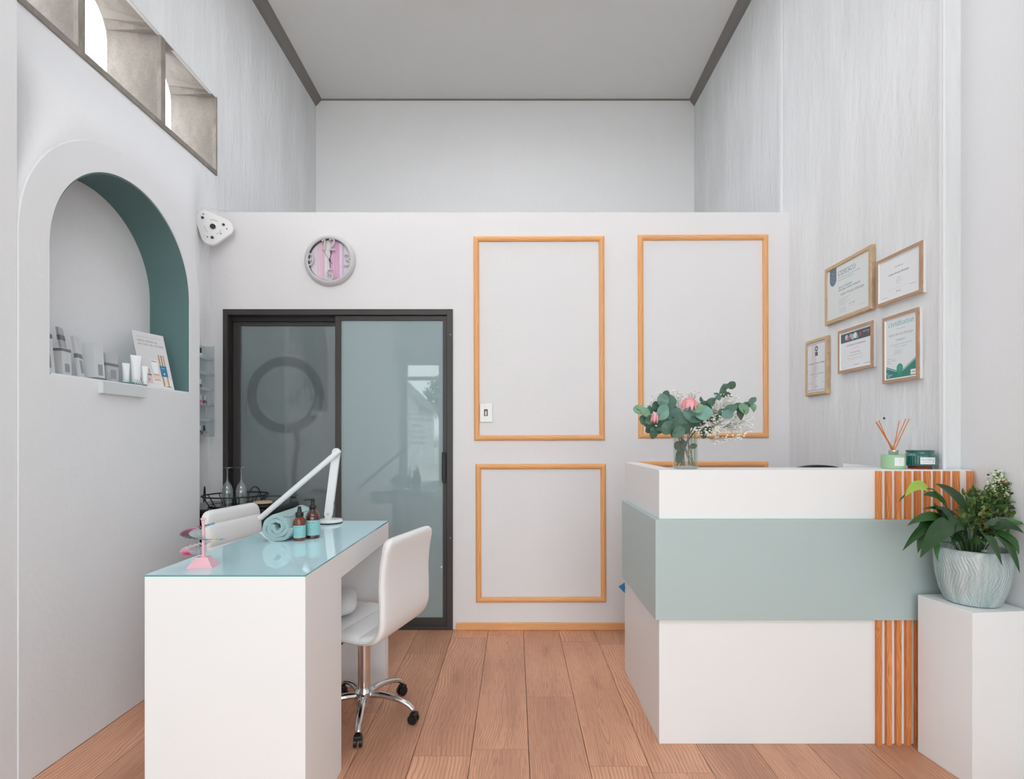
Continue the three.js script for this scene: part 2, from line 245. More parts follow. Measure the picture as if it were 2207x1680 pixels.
{  // solid wedges coloured dark to stand for the shadow along the ceiling edges
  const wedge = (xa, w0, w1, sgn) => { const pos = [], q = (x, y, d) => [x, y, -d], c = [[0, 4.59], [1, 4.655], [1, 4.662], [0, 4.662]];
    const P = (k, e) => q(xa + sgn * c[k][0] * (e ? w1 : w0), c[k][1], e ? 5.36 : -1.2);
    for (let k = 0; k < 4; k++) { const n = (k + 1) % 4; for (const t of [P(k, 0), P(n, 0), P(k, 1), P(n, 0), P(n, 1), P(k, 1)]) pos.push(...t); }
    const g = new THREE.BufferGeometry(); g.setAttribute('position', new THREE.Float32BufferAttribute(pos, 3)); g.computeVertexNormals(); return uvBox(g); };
  struct('trim_3', 'solid strip coloured dark as the shadow between ceiling and left wall', wedge(-2.0, 0.16, 0.06, 1), M.gapShadeJoint);
  struct('trim_4', 'solid strip coloured dark as the shadow between ceiling and right wall', wedge(1.8, 0.17, 0.05, -1), M.gapShadeJoint);
  struct('trim_5', 'thin dark joint between ceiling and rear wall', bx(-1.94, 1.75, 4.648, 4.662, 5.35, 5.362), M.gapShadeJoint);
}
// partition with the door opening
{
  const s = rectPath(-2.0, 0, 1.8, 2.738, THREE.Shape); s.holes.push(rectPath(-1.911, 0.001, -0.4073, 2.1));
  struct('wall_partition', 'white half-height partition wall with door and wooden mouldings', frontExtrude(s, 3.5, 3.6), M.partition);
  struct('baseboard_back', 'orange pine skirting board under the panelled partition', bx(-0.385, 1.79, 0.0, 0.047, 3.482, 3.4995, 0.004), mat('#ffffff', 0.5, { map: (() => { const t = rep(pineTex, 5, 1); t.rotation = Math.PI / 2; return t; })() }));
}
// shop front behind the camera
{
  const s = rectPath(-2.28, 0, 2.15, 4.8, THREE.Shape); s.holes.push(rectPath(-1.75, 0.03, 1.85, 2.45), rectPath(-1.75, 3.3, 1.85, 4.6));
  struct('wall_front', 'white front wall behind the camera with glazed shop front', frontExtrude(s, -1.45, -1.2), M.smooth);
  const wf = struct('window_2', 'white framed glazed shop front behind the camera');
  const white = mat('#e8e9ea', 0.4);
  for (const x of [-1.75, -1.19, -0.3, 0.72, 1.79]) mk('mullion', bx(x, x + 0.07, 0.03, 2.45, -1.36, -1.29, 0.004), white, wf);
  for (const y of [0.03, 2.16, 2.40]) mk('rail', bx(-1.75, 1.85, y, y + 0.06, -1.355, -1.295, 0.004), white, wf);
  mk('pane', bx(-1.75, 1.85, 0.05, 2.43, -1.327, -1.323), mat('#e9eded', 0.0, { transmission: 1, thickness: 0, ior: 1.45 }), wf);
  const hi = struct('window_3', 'high white framed window added above the shop front behind the camera for more daylight');  // unseen window, added to bring more daylight to the upper walls
  for (const x of [-1.75, -0.7, 0.55, 1.79]) mk('mullion', bx(x, x + 0.06, 3.3, 4.6, -1.36, -1.29, 0.004), white, hi);
  for (const y of [3.3, 4.54]) mk('rail', bx(-1.75, 1.85, y, y + 0.06, -1.355, -1.295, 0.004), white, hi);
  mk('pane', bx(-1.75, 1.85, 3.32, 4.58, -1.327, -1.323), M.clear, hi);
  const t = canvasTex(512, 720, (g, w, h) => { g.clearRect(0, 0, w, h); g.fillStyle = '#ffffff'; g.font = '58px sans-serif'; g.textAlign = 'center'; ['Waxing', 'Facials', 'Massages', 'Microblading', 'Dermaplaning', 'Nails', 'Manicures', 'Makeup', 'Treatments'].forEach((s0, i) => g.fillText(s0, w / 2, 70 + i * 78)); });
  const g = new THREE.PlaneGeometry(0.6, 0.84); g.rotateY(0); const l = mk('lettering', g, mat('#f2f4f4', 0.6, { map: t, alphaMap: t, transparent: true }), wf); l.position.set(-1.53, 1.55, 1.3285);
}
struct('added_awning', 'flat white verandah roof added outside above the shop front to shade it', bx(-3.2, 3.2, 2.66, 2.78, -2.6, -1.452, 0.01), mat('#e6e6e4', 0.8));  // added out of view to keep the high sky off the lower panes
// outdoors, seen only as a reflection in the sliding door
struct('ground', 'pale paving outside the shop front', bx(-30, 30, -0.15, -0.03, -60, -1.46), mat('#d6d2ca', 0.9));
{
  const h = thing('neighbour_building', 'white house with pitched grey roof across the paving outside', 'house', [-6.2, -0.03, 14]);
  const s = new THREE.Shape(); s.moveTo(-3, 0); s.lineTo(2.4, 0); s.lineTo(2.4, 2.6); s.lineTo(1.2, 3.75); s.lineTo(-3, 3.75); s.closePath();
  const g = flat(new THREE.ExtrudeGeometry(s, { depth: 4, bevelEnabled: false })); mk('wall', uvBox(g), mat('#cfd2d3', 0.9), h);
  const r = lb(2.1, 0.12, 4.5, 0, 0, 0, 0.02); r.rotateZ(-0.765); r.translate(1.85, 3.2, 2); mk('roof', join(r, lb(4.4, 0.12, 4.5, -0.9, 3.8, 2, 0.02)), mat('#8b9094', 0.8), h);
  for (const x of [-2.2, -0.6, 1.0]) { const f = mk('window', lb(1.0, 1.1, 0.08, x, 1.5, -0.02, 0.01), mat('#f0f0f0', 0.5), h); mk('pane', lb(0.86, 0.96, 0.02, x, 1.5, -0.065), mat('#39444a', 0.1), f); }
  const t = thing('street_tree', 'loose leafy tree standing beside the house outside', 'tree', [-3.6, -0.03, 20]);
  mk('trunk', tube([[0, 0, 0], [0.05, 1.6, 0], [-0.1, 3.2, 0.1]], [0.13, 0.1, 0.04], { n: 8 }), mat('#5b4a3c', 0.9), t);
  const rr = rng(3), leaf = leafGeo([0, 0, 0], [0.1, 0.06, 0], [0.24, 0, 0], 0.11, V(0, 1, 0), 0.2, 4), im = new THREE.InstancedMesh(leaf, mat('#5d7350', 0.8), 900), m4 = new THREE.Matrix4();
  for (let i = 0; i < 900; i++) { const a = rr() * TAU, e = rr() * 2 - 1, R = 0.95 * Math.cbrt(rr()); m4.compose(V(Math.cos(a) * R * Math.sqrt(1 - e * e), 3.4 + e * R * 1.2, Math.sin(a) * R * Math.sqrt(1 - e * e)), new THREE.Quaternion().setFromEuler(new THREE.Euler(rr() * 6, rr() * 6, rr() * 6)), V(1, 1, 1)); im.setMatrixAt(i, m4); }
  im.name = 'foliage'; im.userData.kind = 'stuff'; shade(im); t.add(im);
}

// ---------------------------------------------------------------- wooden mouldings: four mitred lengths each
// profile(u) -> height for u in 0..w across the moulding, outer edge first
function mitred(x0, y0, x1, y1, w, profile, n = 8, uvs = 1) {
  const C = [[x0, y0], [x1, y0], [x1, y1], [x0, y1]], out = [];
  for (let k = 0; k < 4; k++) {
    const P = C[k], Q = C[(k + 1) % 4], L = Math.hypot(Q[0] - P[0], Q[1] - P[1]), dx = (Q[0] - P[0]) / L, dy = (Q[1] - P[1]) / L, nx = -dy, ny = dx, rows = [];
    for (const [u, h] of profile) rows.push([[P[0] + (dx + nx) * u, P[1] + (dy + ny) * u, h, u, u], [Q[0] + (nx - dx) * u, Q[1] + (ny - dy) * u, h, u, L - u]]);
    const pos = [], uv = []; for (let i = 0; i + 1 < rows.length; i++) for (const q of [rows[i][0], rows[i][1], rows[i + 1][0], rows[i][1], rows[i + 1][1], rows[i + 1][0]]) { pos.push(q[0], q[1], q[2]); uv.push(q[3] * uvs, q[4] * uvs); }
    const g = new THREE.BufferGeometry(); g.setAttribute('position', new THREE.Float32BufferAttribute(pos, 3)); g.setAttribute('uv', new THREE.Float32BufferAttribute(uv, 2)); g.computeVertexNormals(); out.push(toCreasedNormals(g, 0.7));
  }
  return out;
}
const halfRound = (w, t) => { const q = [[0, -0.001]]; for (let i = 0; i <= 10; i++) { const a = Math.PI * (1 - i / 10); q.push([w / 2 + w / 2 * Math.cos(a), 0.004 + t * Math.sin(a)]); } q.push([w, -0.001]); return q; };
[[-0.2644, 1.240, 0.5927, 2.580, 'upper left', 0.004], [0.8116, 1.252, 1.6657, 2.586, 'upper right', 0.0], [-0.2553, 0.179, 0.5988, 1.0878, 'lower left', 0.002], [0.8116, 0.179, 1.662, 1.100, 'lower right', 0.0]].forEach(([a, b, c, d, w, tilt], i) => {
  const t = struct('trim_' + (6 + i), w + ' rectangle of orange wooden moulding on the partition'); t.position.z = -3.5; t.rotation.z = 0.003;
  t.position.y = -0.001;
  for (const g of mitred(a, b, c, d, 0.036, halfRound(0.036, 0.014))) mk('moulding', g, M.pine, t);
});

// ---------------------------------------------------------------- sliding door
{
  const d = struct('door_1', 'dark aluminium framed sliding door with two frosted glass leaves');
  const jamb = (...a) => mk('frame', bx(...a, 0.002), M.alu, d);
  jamb(-1.911, -1.882, 0, 2.1, 3.488, 3.6); jamb(-0.446, -0.4073, 0, 2.1, 3.488, 3.6); jamb(-1.882, -0.446, 2.062, 2.1, 3.489, 3.6); jamb(-1.882, -0.446, 0, 0.022, 3.489, 3.6);
  mk('track', join(bx(-1.89, -1.16, 2.03, 2.065, 3.53, 3.59), bx(-1.884, -1.874, 0.02, 2.06, 3.50, 3.59)), M.aluDark, d);
  const leaf = (x0, x1, d0, sl, sr, top, bot, frame, glass) => {
    const f = mk('leaf', join(bx(x0, x0 + sl, 0.02, 2.06, d0, d0 + 0.034, 0.002), bx(x1 - sr, x1, 0.02, 2.06, d0, d0 + 0.034, 0.002), bx(x0, x1, top, 2.06, d0 + 0.001, d0 + 0.033, 0.002), bx(x0, x1, 0.02, bot, d0 + 0.001, d0 + 0.033, 0.002)), frame, d);
    const g = new THREE.BoxGeometry(x1 - x0 - sl - sr + 0.008, top - bot + 0.008, 0.006); g.translate((x0 + sl + x1 - sr) / 2, (top + bot) / 2, -(d0 + 0.017));
    mk('pane', g, [M.clear, M.clear, M.clear, M.clear, glass, M.clear], f); return f;   // film on the face towards the shop
  };
  leaf(-1.876, -1.15, 3.548, 0.045, 0.03, 2.005, 0.075, M.alu, mat('#98a4a4', 0.02, { transmission: 0.6, thickness: 0, ior: 1.75 })).userData.label = 'left glass leaf, darker';
  const r = leaf(-1.182, -0.444, 3.506, 0.036, 0.03, 2.03, 0.072, M.alu, mat('#a6b9bc', 0.02, { transmission: 0.22, thickness: 0, ior: 1.85 })); r.userData.label = 'right glass leaf, pale and reflecting';
  const h = mk('handle', join(bx(-0.474, -0.452, 0.965, 1.165, 3.472, 3.482, 0.004), bx(-0.468, -0.456, 0.985, 1.005, 3.48, 3.507), bx(-0.468, -0.456, 1.125, 1.145, 3.48, 3.507), bx(-0.48, -0.446, 0.975, 1.16, 3.498, 3.507, 0.002)), M.aluDark, r);
  for (const y of [0.6, 1.93]) mk('screw', bx(-0.425, -0.42, y, y + 0.005, 3.486, 3.489), M.silver, d);
}
// behind the glass
{
  const t = thing('ring_lamp', 'dark ring shaped lamp on a stand, blurred behind the left glass leaf', 'lamp', [-1.70, 0, -3.95]);
  const g = new THREE.TorusGeometry(0.25, 0.035, 14, 64); g.scale(1, 1, 0.5); g.translate(0, 1.575, 0); mk('ring', flat(g), M.black, t);
  mk('stand', join(tube([[0.06, 1.34, 0], [0.09, 1.22, -0.02], [0.06, 1.1, -0.03], [0.06, 0.6, -0.03], [0.06, 0.05, -0.03]], 0.02, { n: 20 }), cyl(0.16, 0.15, 0.03, 0.06, 0, -0.03, 32)), M.black, t);
}

// ---------------------------------------------------------------- nail desk
{
  const t = thing('nail_desk', 'white manicure desk with pale blue glass top in the foreground', 'desk');
  const s = new THREE.Shape([[1.667, 0], [2.014, 0], [2.014, 0.7287], [2.762, 0.7287], [2.762, 0.8219], [1.667, 0.8219]].map((p) => new THREE.Vector2(...p)));
  mk('carcass', sideExtrude(s, -0.657, -1.156, 0.002), M.white, t);
  mk('rear_leg', bx(-0.955, -0.656, 0, 0.7287, 2.69, 2.762, 0.002), M.white, t);
  const glass = [mat('#cdeff6', 0.02, { ior: 1.55 }), mat('#5aa7a3', 0.05, { clearcoat: 0.5 })];
  const g = new THREE.BoxGeometry(0.503, 0.0055, 1.095); g.translate(-0.9065, 0.82475, -2.2145);
  const m = mk('glass_top', g, [glass[1], glass[1], glass[0], glass[0], glass[1], glass[1]], t); m.userData.label = 'pale blue back-painted glass plate';
}
// ---------------------------------------------------------------- reception counter
{
  const t = thing('reception_counter', 'white reception counter with sage green middle band and orange wooden slats', 'counter');
  const plan = (x, d, y0, y1) => { // an L seen from above: front ledge and left wing, with a narrow flange at the right wall
    const s = new THREE.Shape([[x, d], [1.876, d], [1.876, 2.24], [1.797, 2.24], [1.797, 2.37], [0.672, 2.37], [0.672, 2.875 - (0.5916 - x)], [x, 2.875 - (0.5916 - x)]].map((p) => new THREE.Vector2(p[0], p[1])));
    const g = flat(new THREE.ExtrudeGeometry(s, { depth: y1 - y0 - 0.003, bevelEnabled: true, bevelSize: 0.0015, bevelThickness: 0.0015, bevelOffset: -0.0015, bevelSegments: 2 })), p = g.attributes.position;
    for (let k = 0; k < p.count; k++) p.setXYZ(k, p.getX(k), y0 + 0.0015 + p.getZ(k), -p.getY(k)); g.computeVertexNormals(); return uvBox(toCreasedNormals(g, 0.3)); };
  mk('upper_box', plan(0.5916, 2.19, 0.923, 1.125), M.white, t);
  mk('middle_band', plan(0.5716, 2.17, 0.5135, 0.923), M.sage, t).userData.label = 'sage green middle band';
  mk('lower_box', plan(0.5916, 2.19, 0, 0.5135), M.white, t);
  mk('worktop', bx(0.668, 1.795, 0.715, 0.74, 2.366, 2.8, 0.003), M.white, t);
  const r = rng(21), up = [], lo = [], mats = [0, 1, 2, 3].map((k) => mat(new THREE.Color(1, 0.97 - 0.02 * k, 0.95 - 0.04 * k).multiplyScalar(1 - 0.05 * k), 0.45, { map: rep(slatTex, 6, 1.6) }));
  for (let k = 0; k < 10; k++) {
    const x = k < 9 ? 1.4765 + 0.0397 * k : 1.851, w = 0.0205;
    for (const [y0, y1] of [[0.921, 1.1205], [0.0, 0.5125]]) { const g = bx(x, x + w, y0, y1, 2.1745, 2.1902, 0.0015), uv = g.attributes.uv, ou = r(), ov = r(); for (let i = 0; i < uv.count; i++) uv.setXY(i, uv.getX(i) + ou, uv.getY(i) + ov); mk('slat', g, mats[Math.floor(r() * 4)], t); }
  }
}
// ---------------------------------------------------------------- pedestal
{
  const t = thing('plant_pedestal', 'plain white box pedestal carrying the glazed plant pot by the right wall', 'pedestal', [1.7426, 0, -2.038], 0.113);
  mk('body', lb(0.234, 0.628, 0.229, 0, 0.314, 0, 0.0025), M.white, t);
}

// ---------------------------------------------------------------- swivel chairs (front towards +x)
const chairPath = new THREE.CatmullRomCurve3([[0.215, 0.395], [0.2, 0.418], [0.15, 0.432], [0.05, 0.43], [-0.06, 0.422], [-0.13, 0.422], [-0.178, 0.438], [-0.203, 0.48], [-0.208, 0.56], [-0.206, 0.66], [-0.214, 0.75], [-0.232, 0.845]].map(([x, y]) => V(x, y, 0)), false, 'centripetal');
const chairLen = chairPath.getLength();
function shell(Wd, tF, tB, rc, front, back, ns = 220, nz = 34) {
  const pos = [], uv = [], idx = [], N = ns + 1, K = nz + 1;
  for (const side of [0, 1]) for (let i = 0; i < N; i++) {
    const t = i / ns, c = chairPath.getPointAt(t), tg = chairPath.getTangentAt(t), nx = tg.y, ny = -tg.x;
    const s = t * chairLen, dEnd = Math.min(s, chairLen - s), inset = dEnd < rc ? rc - Math.sqrt(Math.max(0, rc * rc - (rc - dEnd) ** 2)) : 0, hw = Wd / 2 - inset, eS = Math.sqrt(Math.max(0, 1 - Math.pow(1 - Math.min(1, dEnd / 0.03), 2.5)));
    for (let j = 0; j < K; j++) { const zn = -1 + 2 * j / nz, zz = Math.sin(zn * Math.PI / 2) * 0.35 + zn * 0.65, eZ = Math.pow(Math.max(0, 1 - Math.pow(Math.abs(zz), 14)), 0.5), o = side ? -tB * eS * eZ * (back ? back(s, zz) : 1) : tF * eS * eZ * (front ? front(s, zz) : 1);
      pos.push(c.x + nx * o, c.y + ny * o, zz * hw); uv.push(zz * hw, s); }
  }
  for (const side of [0, 1]) for (let i = 0; i < ns; i++) for (let j = 0; j < nz; j++) { const a = side * N * K + i * K + j, b = a + K; side ? idx.push(a, b, a + 1, b, b + 1, a + 1) : idx.push(a, a + 1, b, b, a + 1, b + 1); }
  const g = new THREE.BufferGeometry(); g.setAttribute('position', new THREE.Float32BufferAttribute(pos, 3)); g.setAttribute('uv', new THREE.Float32BufferAttribute(uv, 2)); g.setIndex(idx); g.computeVertexNormals(); return g;
}
function makeChair() {
  const t = thing('swivel_chair', '', 'chair', [0, 0, 0], 0, 'white padded swivel chairs at the nail desk');
  const rib = (s) => { const k = Math.abs(Math.sin(Math.PI * (s - 0.01) / 0.107)); return 0.55 + 0.45 * Math.pow(k, 0.35); };
  mk('cushion', shell(0.42, 0.024, -0.002, 0.05, rib), M.leather, t);
  mk('shell', shell(0.436, 0.004, 0.018, 0.055), M.leather, t);
  const edge = []; for (let i = 2; i <= 58; i++) { const q = i / 60, c = chairPath.getPointAt(q), s = q * chairLen, dE = Math.min(s, chairLen - s), ins = dE < 0.055 ? 0.055 - Math.sqrt(Math.max(0, 0.055 ** 2 - (0.055 - dE) ** 2)) : 0; edge.push([c.x, c.y, 0.436 / 2 - ins + 0.0005]); }
  for (const sg of [1, -1]) mk('piping', tube(edge.map(([x, y, z]) => [x, y, z * sg]), 0.0035, { n: 90, seg: 6 }), M.leather, t);
  mk('gas_column', join(cyl(0.027, 0.027, 0.25, 0, 0.1, 0, 32), cyl(0.031, 0.031, 0.02, 0, 0.1, 0, 32)), M.chrome, t);
  mk('column_collar', cyl(0.029, 0.029, 0.03, 0, 0.345, 0, 32), M.blackplastic, t);
  mk('seat_bracket', join(lb(0.2, 0.028, 0.18, 0.0, 0.388, 0, 0.004), tube([[0.02, 0.385, 0], [0.02, 0.38, -0.14], [0.02, 0.375, -0.2]], 0.005, { n: 8 })), M.blackplastic, t);
  const base = mk('star_base', join(cyl(0.04, 0.043, 0.055, 0, 0.065, 0, 32), cyl(0.043, 0.034, 0.014, 0, 0.12, 0, 32)), M.chrome, t);
  for (const deg of [-14, -80, 58, 130, 206]) {
    const world = -deg * Math.PI / 180;                        // where the arm points in the room, before the chair's own turn
    const a = mk('arm', tube([[0.035, 0.103, 0], [0.09, 0.108, 0], [0.16, 0.098, 0], [0.215, 0.08, 0], [0.243, 0.058, 0]], [0.019, 0.018, 0.016, 0.014, 0.012], { n: 24, seg: 12, flatY: 0.8 }), M.chrome, base); a.rotation.y = -world - 2.858;
    const c = mk('caster', join((() => { const q = cyl(0.021, 0.021, 0.012, 0, -0.006, 0, 24); q.rotateX(Math.PI / 2); return join(q.clone().translate(0.24, 0.0215, 0.011), q.clone().translate(0.24, 0.0215, -0.011)); })(), lb(0.03, 0.02, 0.034, 0.243, 0.04, 0, 0.006)), M.blackplastic, base); c.rotation.y = -world - 2.858;
  }
  return t;
}
const chair = makeChair();
chair.position.set(-0.68, 0, -2.405); chair.rotation.y = 2.858; chair.userData.label = 'white padded swivel chair seen from behind, at the right side of the nail desk';
copyOf(chair, [-1.262, 0.052, -2.765], -0.16, 'white padded swivel chair facing the room, behind the nail desk by the left wall');
{
  const c2 = scene.children[scene.children.length - 1];        // the chair behind the desk is raised on its gas column
  const col = c2.children.find((m) => m.name === 'gas_column'), base = c2.children.find((m) => m.name === 'star_base'); base.position.y = -0.052; col.scale.y = 1.28; col.position.y = -0.08;
}
{
  const t = thing('seat_cushion', 'small white cushion lying on the seat of the near chair', 'cushion', [-0.80, 0.462, -2.43], 0.3);
  const g = new THREE.SphereGeometry(1, 40, 24), p = g.attributes.position, q = (v, e) => Math.sign(v) * Math.pow(Math.abs(v), e);
  for (let i = 0; i < p.count; i++) { const x = p.getX(i), y = p.getY(i), z = p.getZ(i); p.setXYZ(i, q(x, 0.55) * 0.078, y * 0.046 * (1 - 0.3 * Math.abs(x * z)), q(z, 0.5) * 0.12); } g.computeVertexNormals(); g.rotateZ(0.12); g.translate(0, 0.047, 0); mk('cover', flat(g), M.leather, t);
}
// ---------------------------------------------------------------- things on the nail desk (its top is at 0.8275)
const DT = 0.8277;
{
  const t = thing('desk_lamp', 'white folding desk lamp with a long tilted light bar', 'lamp', [-0.932, DT, -2.69]);
  const wh = mat('#f0f0f0', 0.3, { clearcoat: 0.5 });
  mk('base', lathe([[0, 0.003], [0.056, 0.003], [0.061, 0.007], [0.061, 0.014], [0.056, 0.019], [0.03, 0.021], [0, 0.021]], 48), wh, t);
  mk('foot_ring', lathe([[0, 0], [0.058, 0], [0.06, 0.004], [0, 0.004]], 48), M.blackplastic, t);
  const post = mk('post', (() => { const L = 0.315, s = new THREE.Shape(), w = 0.018; s.moveTo(-w, 0); s.absarc(0, 0, w, Math.PI, 0, false); s.lineTo(w, L); s.absarc(0, L, w, 0, Math.PI, false); s.lineTo(-w, 0); const g = new THREE.ExtrudeGeometry(s, { depth: 0.014, bevelEnabled: true, bevelSize: 0.002, bevelThickness: 0.002, bevelSegments: 2 }); g.translate(0, 0.045, -0.008); g.rotateZ(-0.125); g.translate(-0.014, 0, 0); return uvBox(g); })(), wh, t);
  for (const [x, y] of [[-0.008, 0.045], [0.0305, 0.356]]) mk('screw', (() => { const g = cyl(0.006, 0.006, 0.003, 0, 0, 0, 16); g.rotateX(Math.PI / 2); g.translate(x, y, 0.009); return g; })(), M.silver, post);
  mk('hinge', join(lb(0.03, 0.028, 0.024, -0.009, 0.034, -0.002, 0.004), lb(0.03, 0.012, 0.026, -0.01, 0.024, 0, 0.003)), wh, t);
  mk('cable_slot', lb(0.004, 0.06, 0.006, 0.018, 0.12, -0.006, 0.001), M.blackplastic, t);
  const dir = V(0.873 - 1.283, 0.847 - 1.197, 0).multiplyScalar(1), L = 0.535, g = new RoundedBoxGeometry(L, 0.027, 0.03, 3, 0.012); g.translate(-L / 2, 0, 0); g.rotateZ(Math.atan2(0.350, 0.410)); g.translate(0.059, 0.368, 0.028);
  mk('light_bar', flat(g), mat('#eef0f2', 0.35, { clearcoat: 0.3 }), t);
  mk('joint', (() => { const q = cyl(0.011, 0.011, 0.03, 0, 0, 0, 20); q.rotateX(Math.PI / 2); q.translate(0.0305, 0.352, 0.006); return q; })(), wh, t);
}
{
  const t = thing('rolled_towel', 'rolled pale aqua terry towel lying on the desk', 'towel', [-0.985, DT, -2.21], 0.05);
  const outP = [], inP = [], N = 150, turns = 2.6; for (let i = 0; i <= N; i++) { const a = i / N * turns * TAU, r = 0.0125 + 0.0163 * (a / TAU), th = Math.min(0.0140, 0.0140), wob = 0.0012 * Math.sin(a * 3.3) + 0.001 * Math.sin(a * 7); outP.push([Math.cos(a + 2.4) * (r + th / 2 + wob), Math.sin(a + 2.4) * (r + th / 2 + wob)]); inP.push([Math.cos(a + 2.4) * (r - th / 2 + wob), Math.sin(a + 2.4) * (r - th / 2 + wob)]); }
  const s = new THREE.Shape(); outP.forEach((p, i) => i ? s.lineTo(...p) : s.moveTo(...p)); inP.reverse().forEach((p) => s.lineTo(...p)); s.closePath();
  const g = new THREE.ExtrudeGeometry(s, { depth: 0.30, bevelEnabled: true, bevelSize: 0.0012, bevelThickness: 0.005, bevelSegments: 3, steps: 10 }), p = g.attributes.position; let lo = 9; for (let i = 0; i < p.count; i++) { const z = p.getZ(i); p.setXYZ(i, p.getX(i) * 1.06 + 0.004 * Math.sin(z * 30), p.getY(i) * (0.98 + 0.04 * Math.sin(z * 21 + 1)) , -z); lo = Math.min(lo, p.getY(i)); }
  g.computeVertexNormals(); g.translate(0, -lo + 0.0005, 0); mk('roll', uvBox(toCreasedNormals(flat(g), 0.8)), mat('#b6d1d3', 0.95, { bumpMap: rep(terryBump, 14, 14), bumpScale: 0.003, sheen: 0.5, sheenColor: '#cfe6e6', sheenRoughness: 0.6 }), t);
}
function bottle(name, label, pos, R, prof, glass, liquid, lab, pump) {
  const t = thing(name, label, 'bottle', pos); mk('glass', lathe(prof, 48), glass, t);
  if (liquid) mk('liquid', lathe(liquid, 40), mat('#c9701a', 0.3), t);
  const [y0, y1] = lab.y, g = new THREE.CylinderGeometry(R + 0.0004, R + 0.0004, y1 - y0, 40, 1, true, -1.9, 3.8); g.translate(0, (y0 + y1) / 2, 0); const m = mk('label', g, mat('#ffffff', 0.5, { map: lab.tex }), t); m.userData.label = 'aqua paper label'; pump(t); return t;
}
const bottleLabel = (name) => canvasTex(768, 384, (g, w, h) => { g.fillStyle = '#8fc6c6'; g.fillRect(0, 0, w, h); g.fillStyle = '#2b5560'; g.textAlign = 'center'; g.font = '44px serif'; g.fillText(name, w / 2, 70); g.font = '20px sans-serif'; ['hand + body', '', 'nourishing lotion', 'with natural oils', '', '200 ml'].forEach((s, i) => g.fillText(s, w / 2, 130 + i * 40)); g.strokeStyle = '#2b5560'; g.lineWidth = 2; for (const y of [160, 250, 290]) { g.beginPath(); g.moveTo(w * 0.36, y); g.lineTo(w * 0.64, y); g.stroke(); } });
const amber = mat('#8a3c12', 0.05, { transmission: 0.35, thickness: 0, ior: 1.5, clearcoat: 1 }), amberDark = mat('#4f1a12', 0.06, { transmission: 0.1, thickness: 0, ior: 1.5, clearcoat: 1, clearcoatRoughness: 0.03 });
bottle('dropper_bottle', 'small amber bottle with black spray cap and aqua label, in front of the taller one', [-0.903, DT, -2.235], 0.0245,
  [[0, 0], [0.021, 0], [0.0245, 0.004], [0.0245, 0.076], [0.023, 0.084], [0.016, 0.095], [0.0125, 0.099], [0.0125, 0.104]], amber, [[0, 0.003], [0.022, 0.003], [0.023, 0.006], [0.023, 0.072], [0, 0.072]], { y: [0.013, 0.064], tex: bottleLabel('home tales') },
  (t) => { mk('cap', lathe([[0, 0.098], [0.0155, 0.098], [0.016, 0.1], [0.016, 0.115], [0.015, 0.117], [0.0095, 0.118], [0.009, 0.122], [0.0065, 0.138], [0.0062, 0.141], [0, 0.141]], 32), M.blackplastic, t); });
bottle('pump_bottle', 'taller dark red bottle with black pump and aqua label on the desk', [-0.868, DT, -2.29], 0.0298,
  [[0, 0], [0.026, 0], [0.0298, 0.004], [0.0298, 0.082], [0.0285, 0.094], [0.023, 0.107], [0.0145, 0.117], [0.0125, 0.12], [0.0125, 0.127]], amberDark, null, { y: [0.014, 0.078], tex: bottleLabel('home tales') },
  (t) => { const c = mk('pump', join(lathe([[0, 0.122], [0.0145, 0.122], [0.0145, 0.138], [0.009, 0.142], [0.008, 0.143], [0.008, 0.158], [0, 0.158]], 32)), M.blackplastic, t); mk('nozzle', join(lathe([[0, 0.157], [0.009, 0.157], [0.009, 0.166], [0.004, 0.168], [0, 0.168]], 24), tube([[0, 0.163, 0], [-0.018, 0.163, 0.004], [-0.03, 0.1625, 0.006], [-0.033, 0.159, 0.006]], [0.0042, 0.0036, 0.003, 0.0024], { n: 12 })), M.blackplastic, c); });
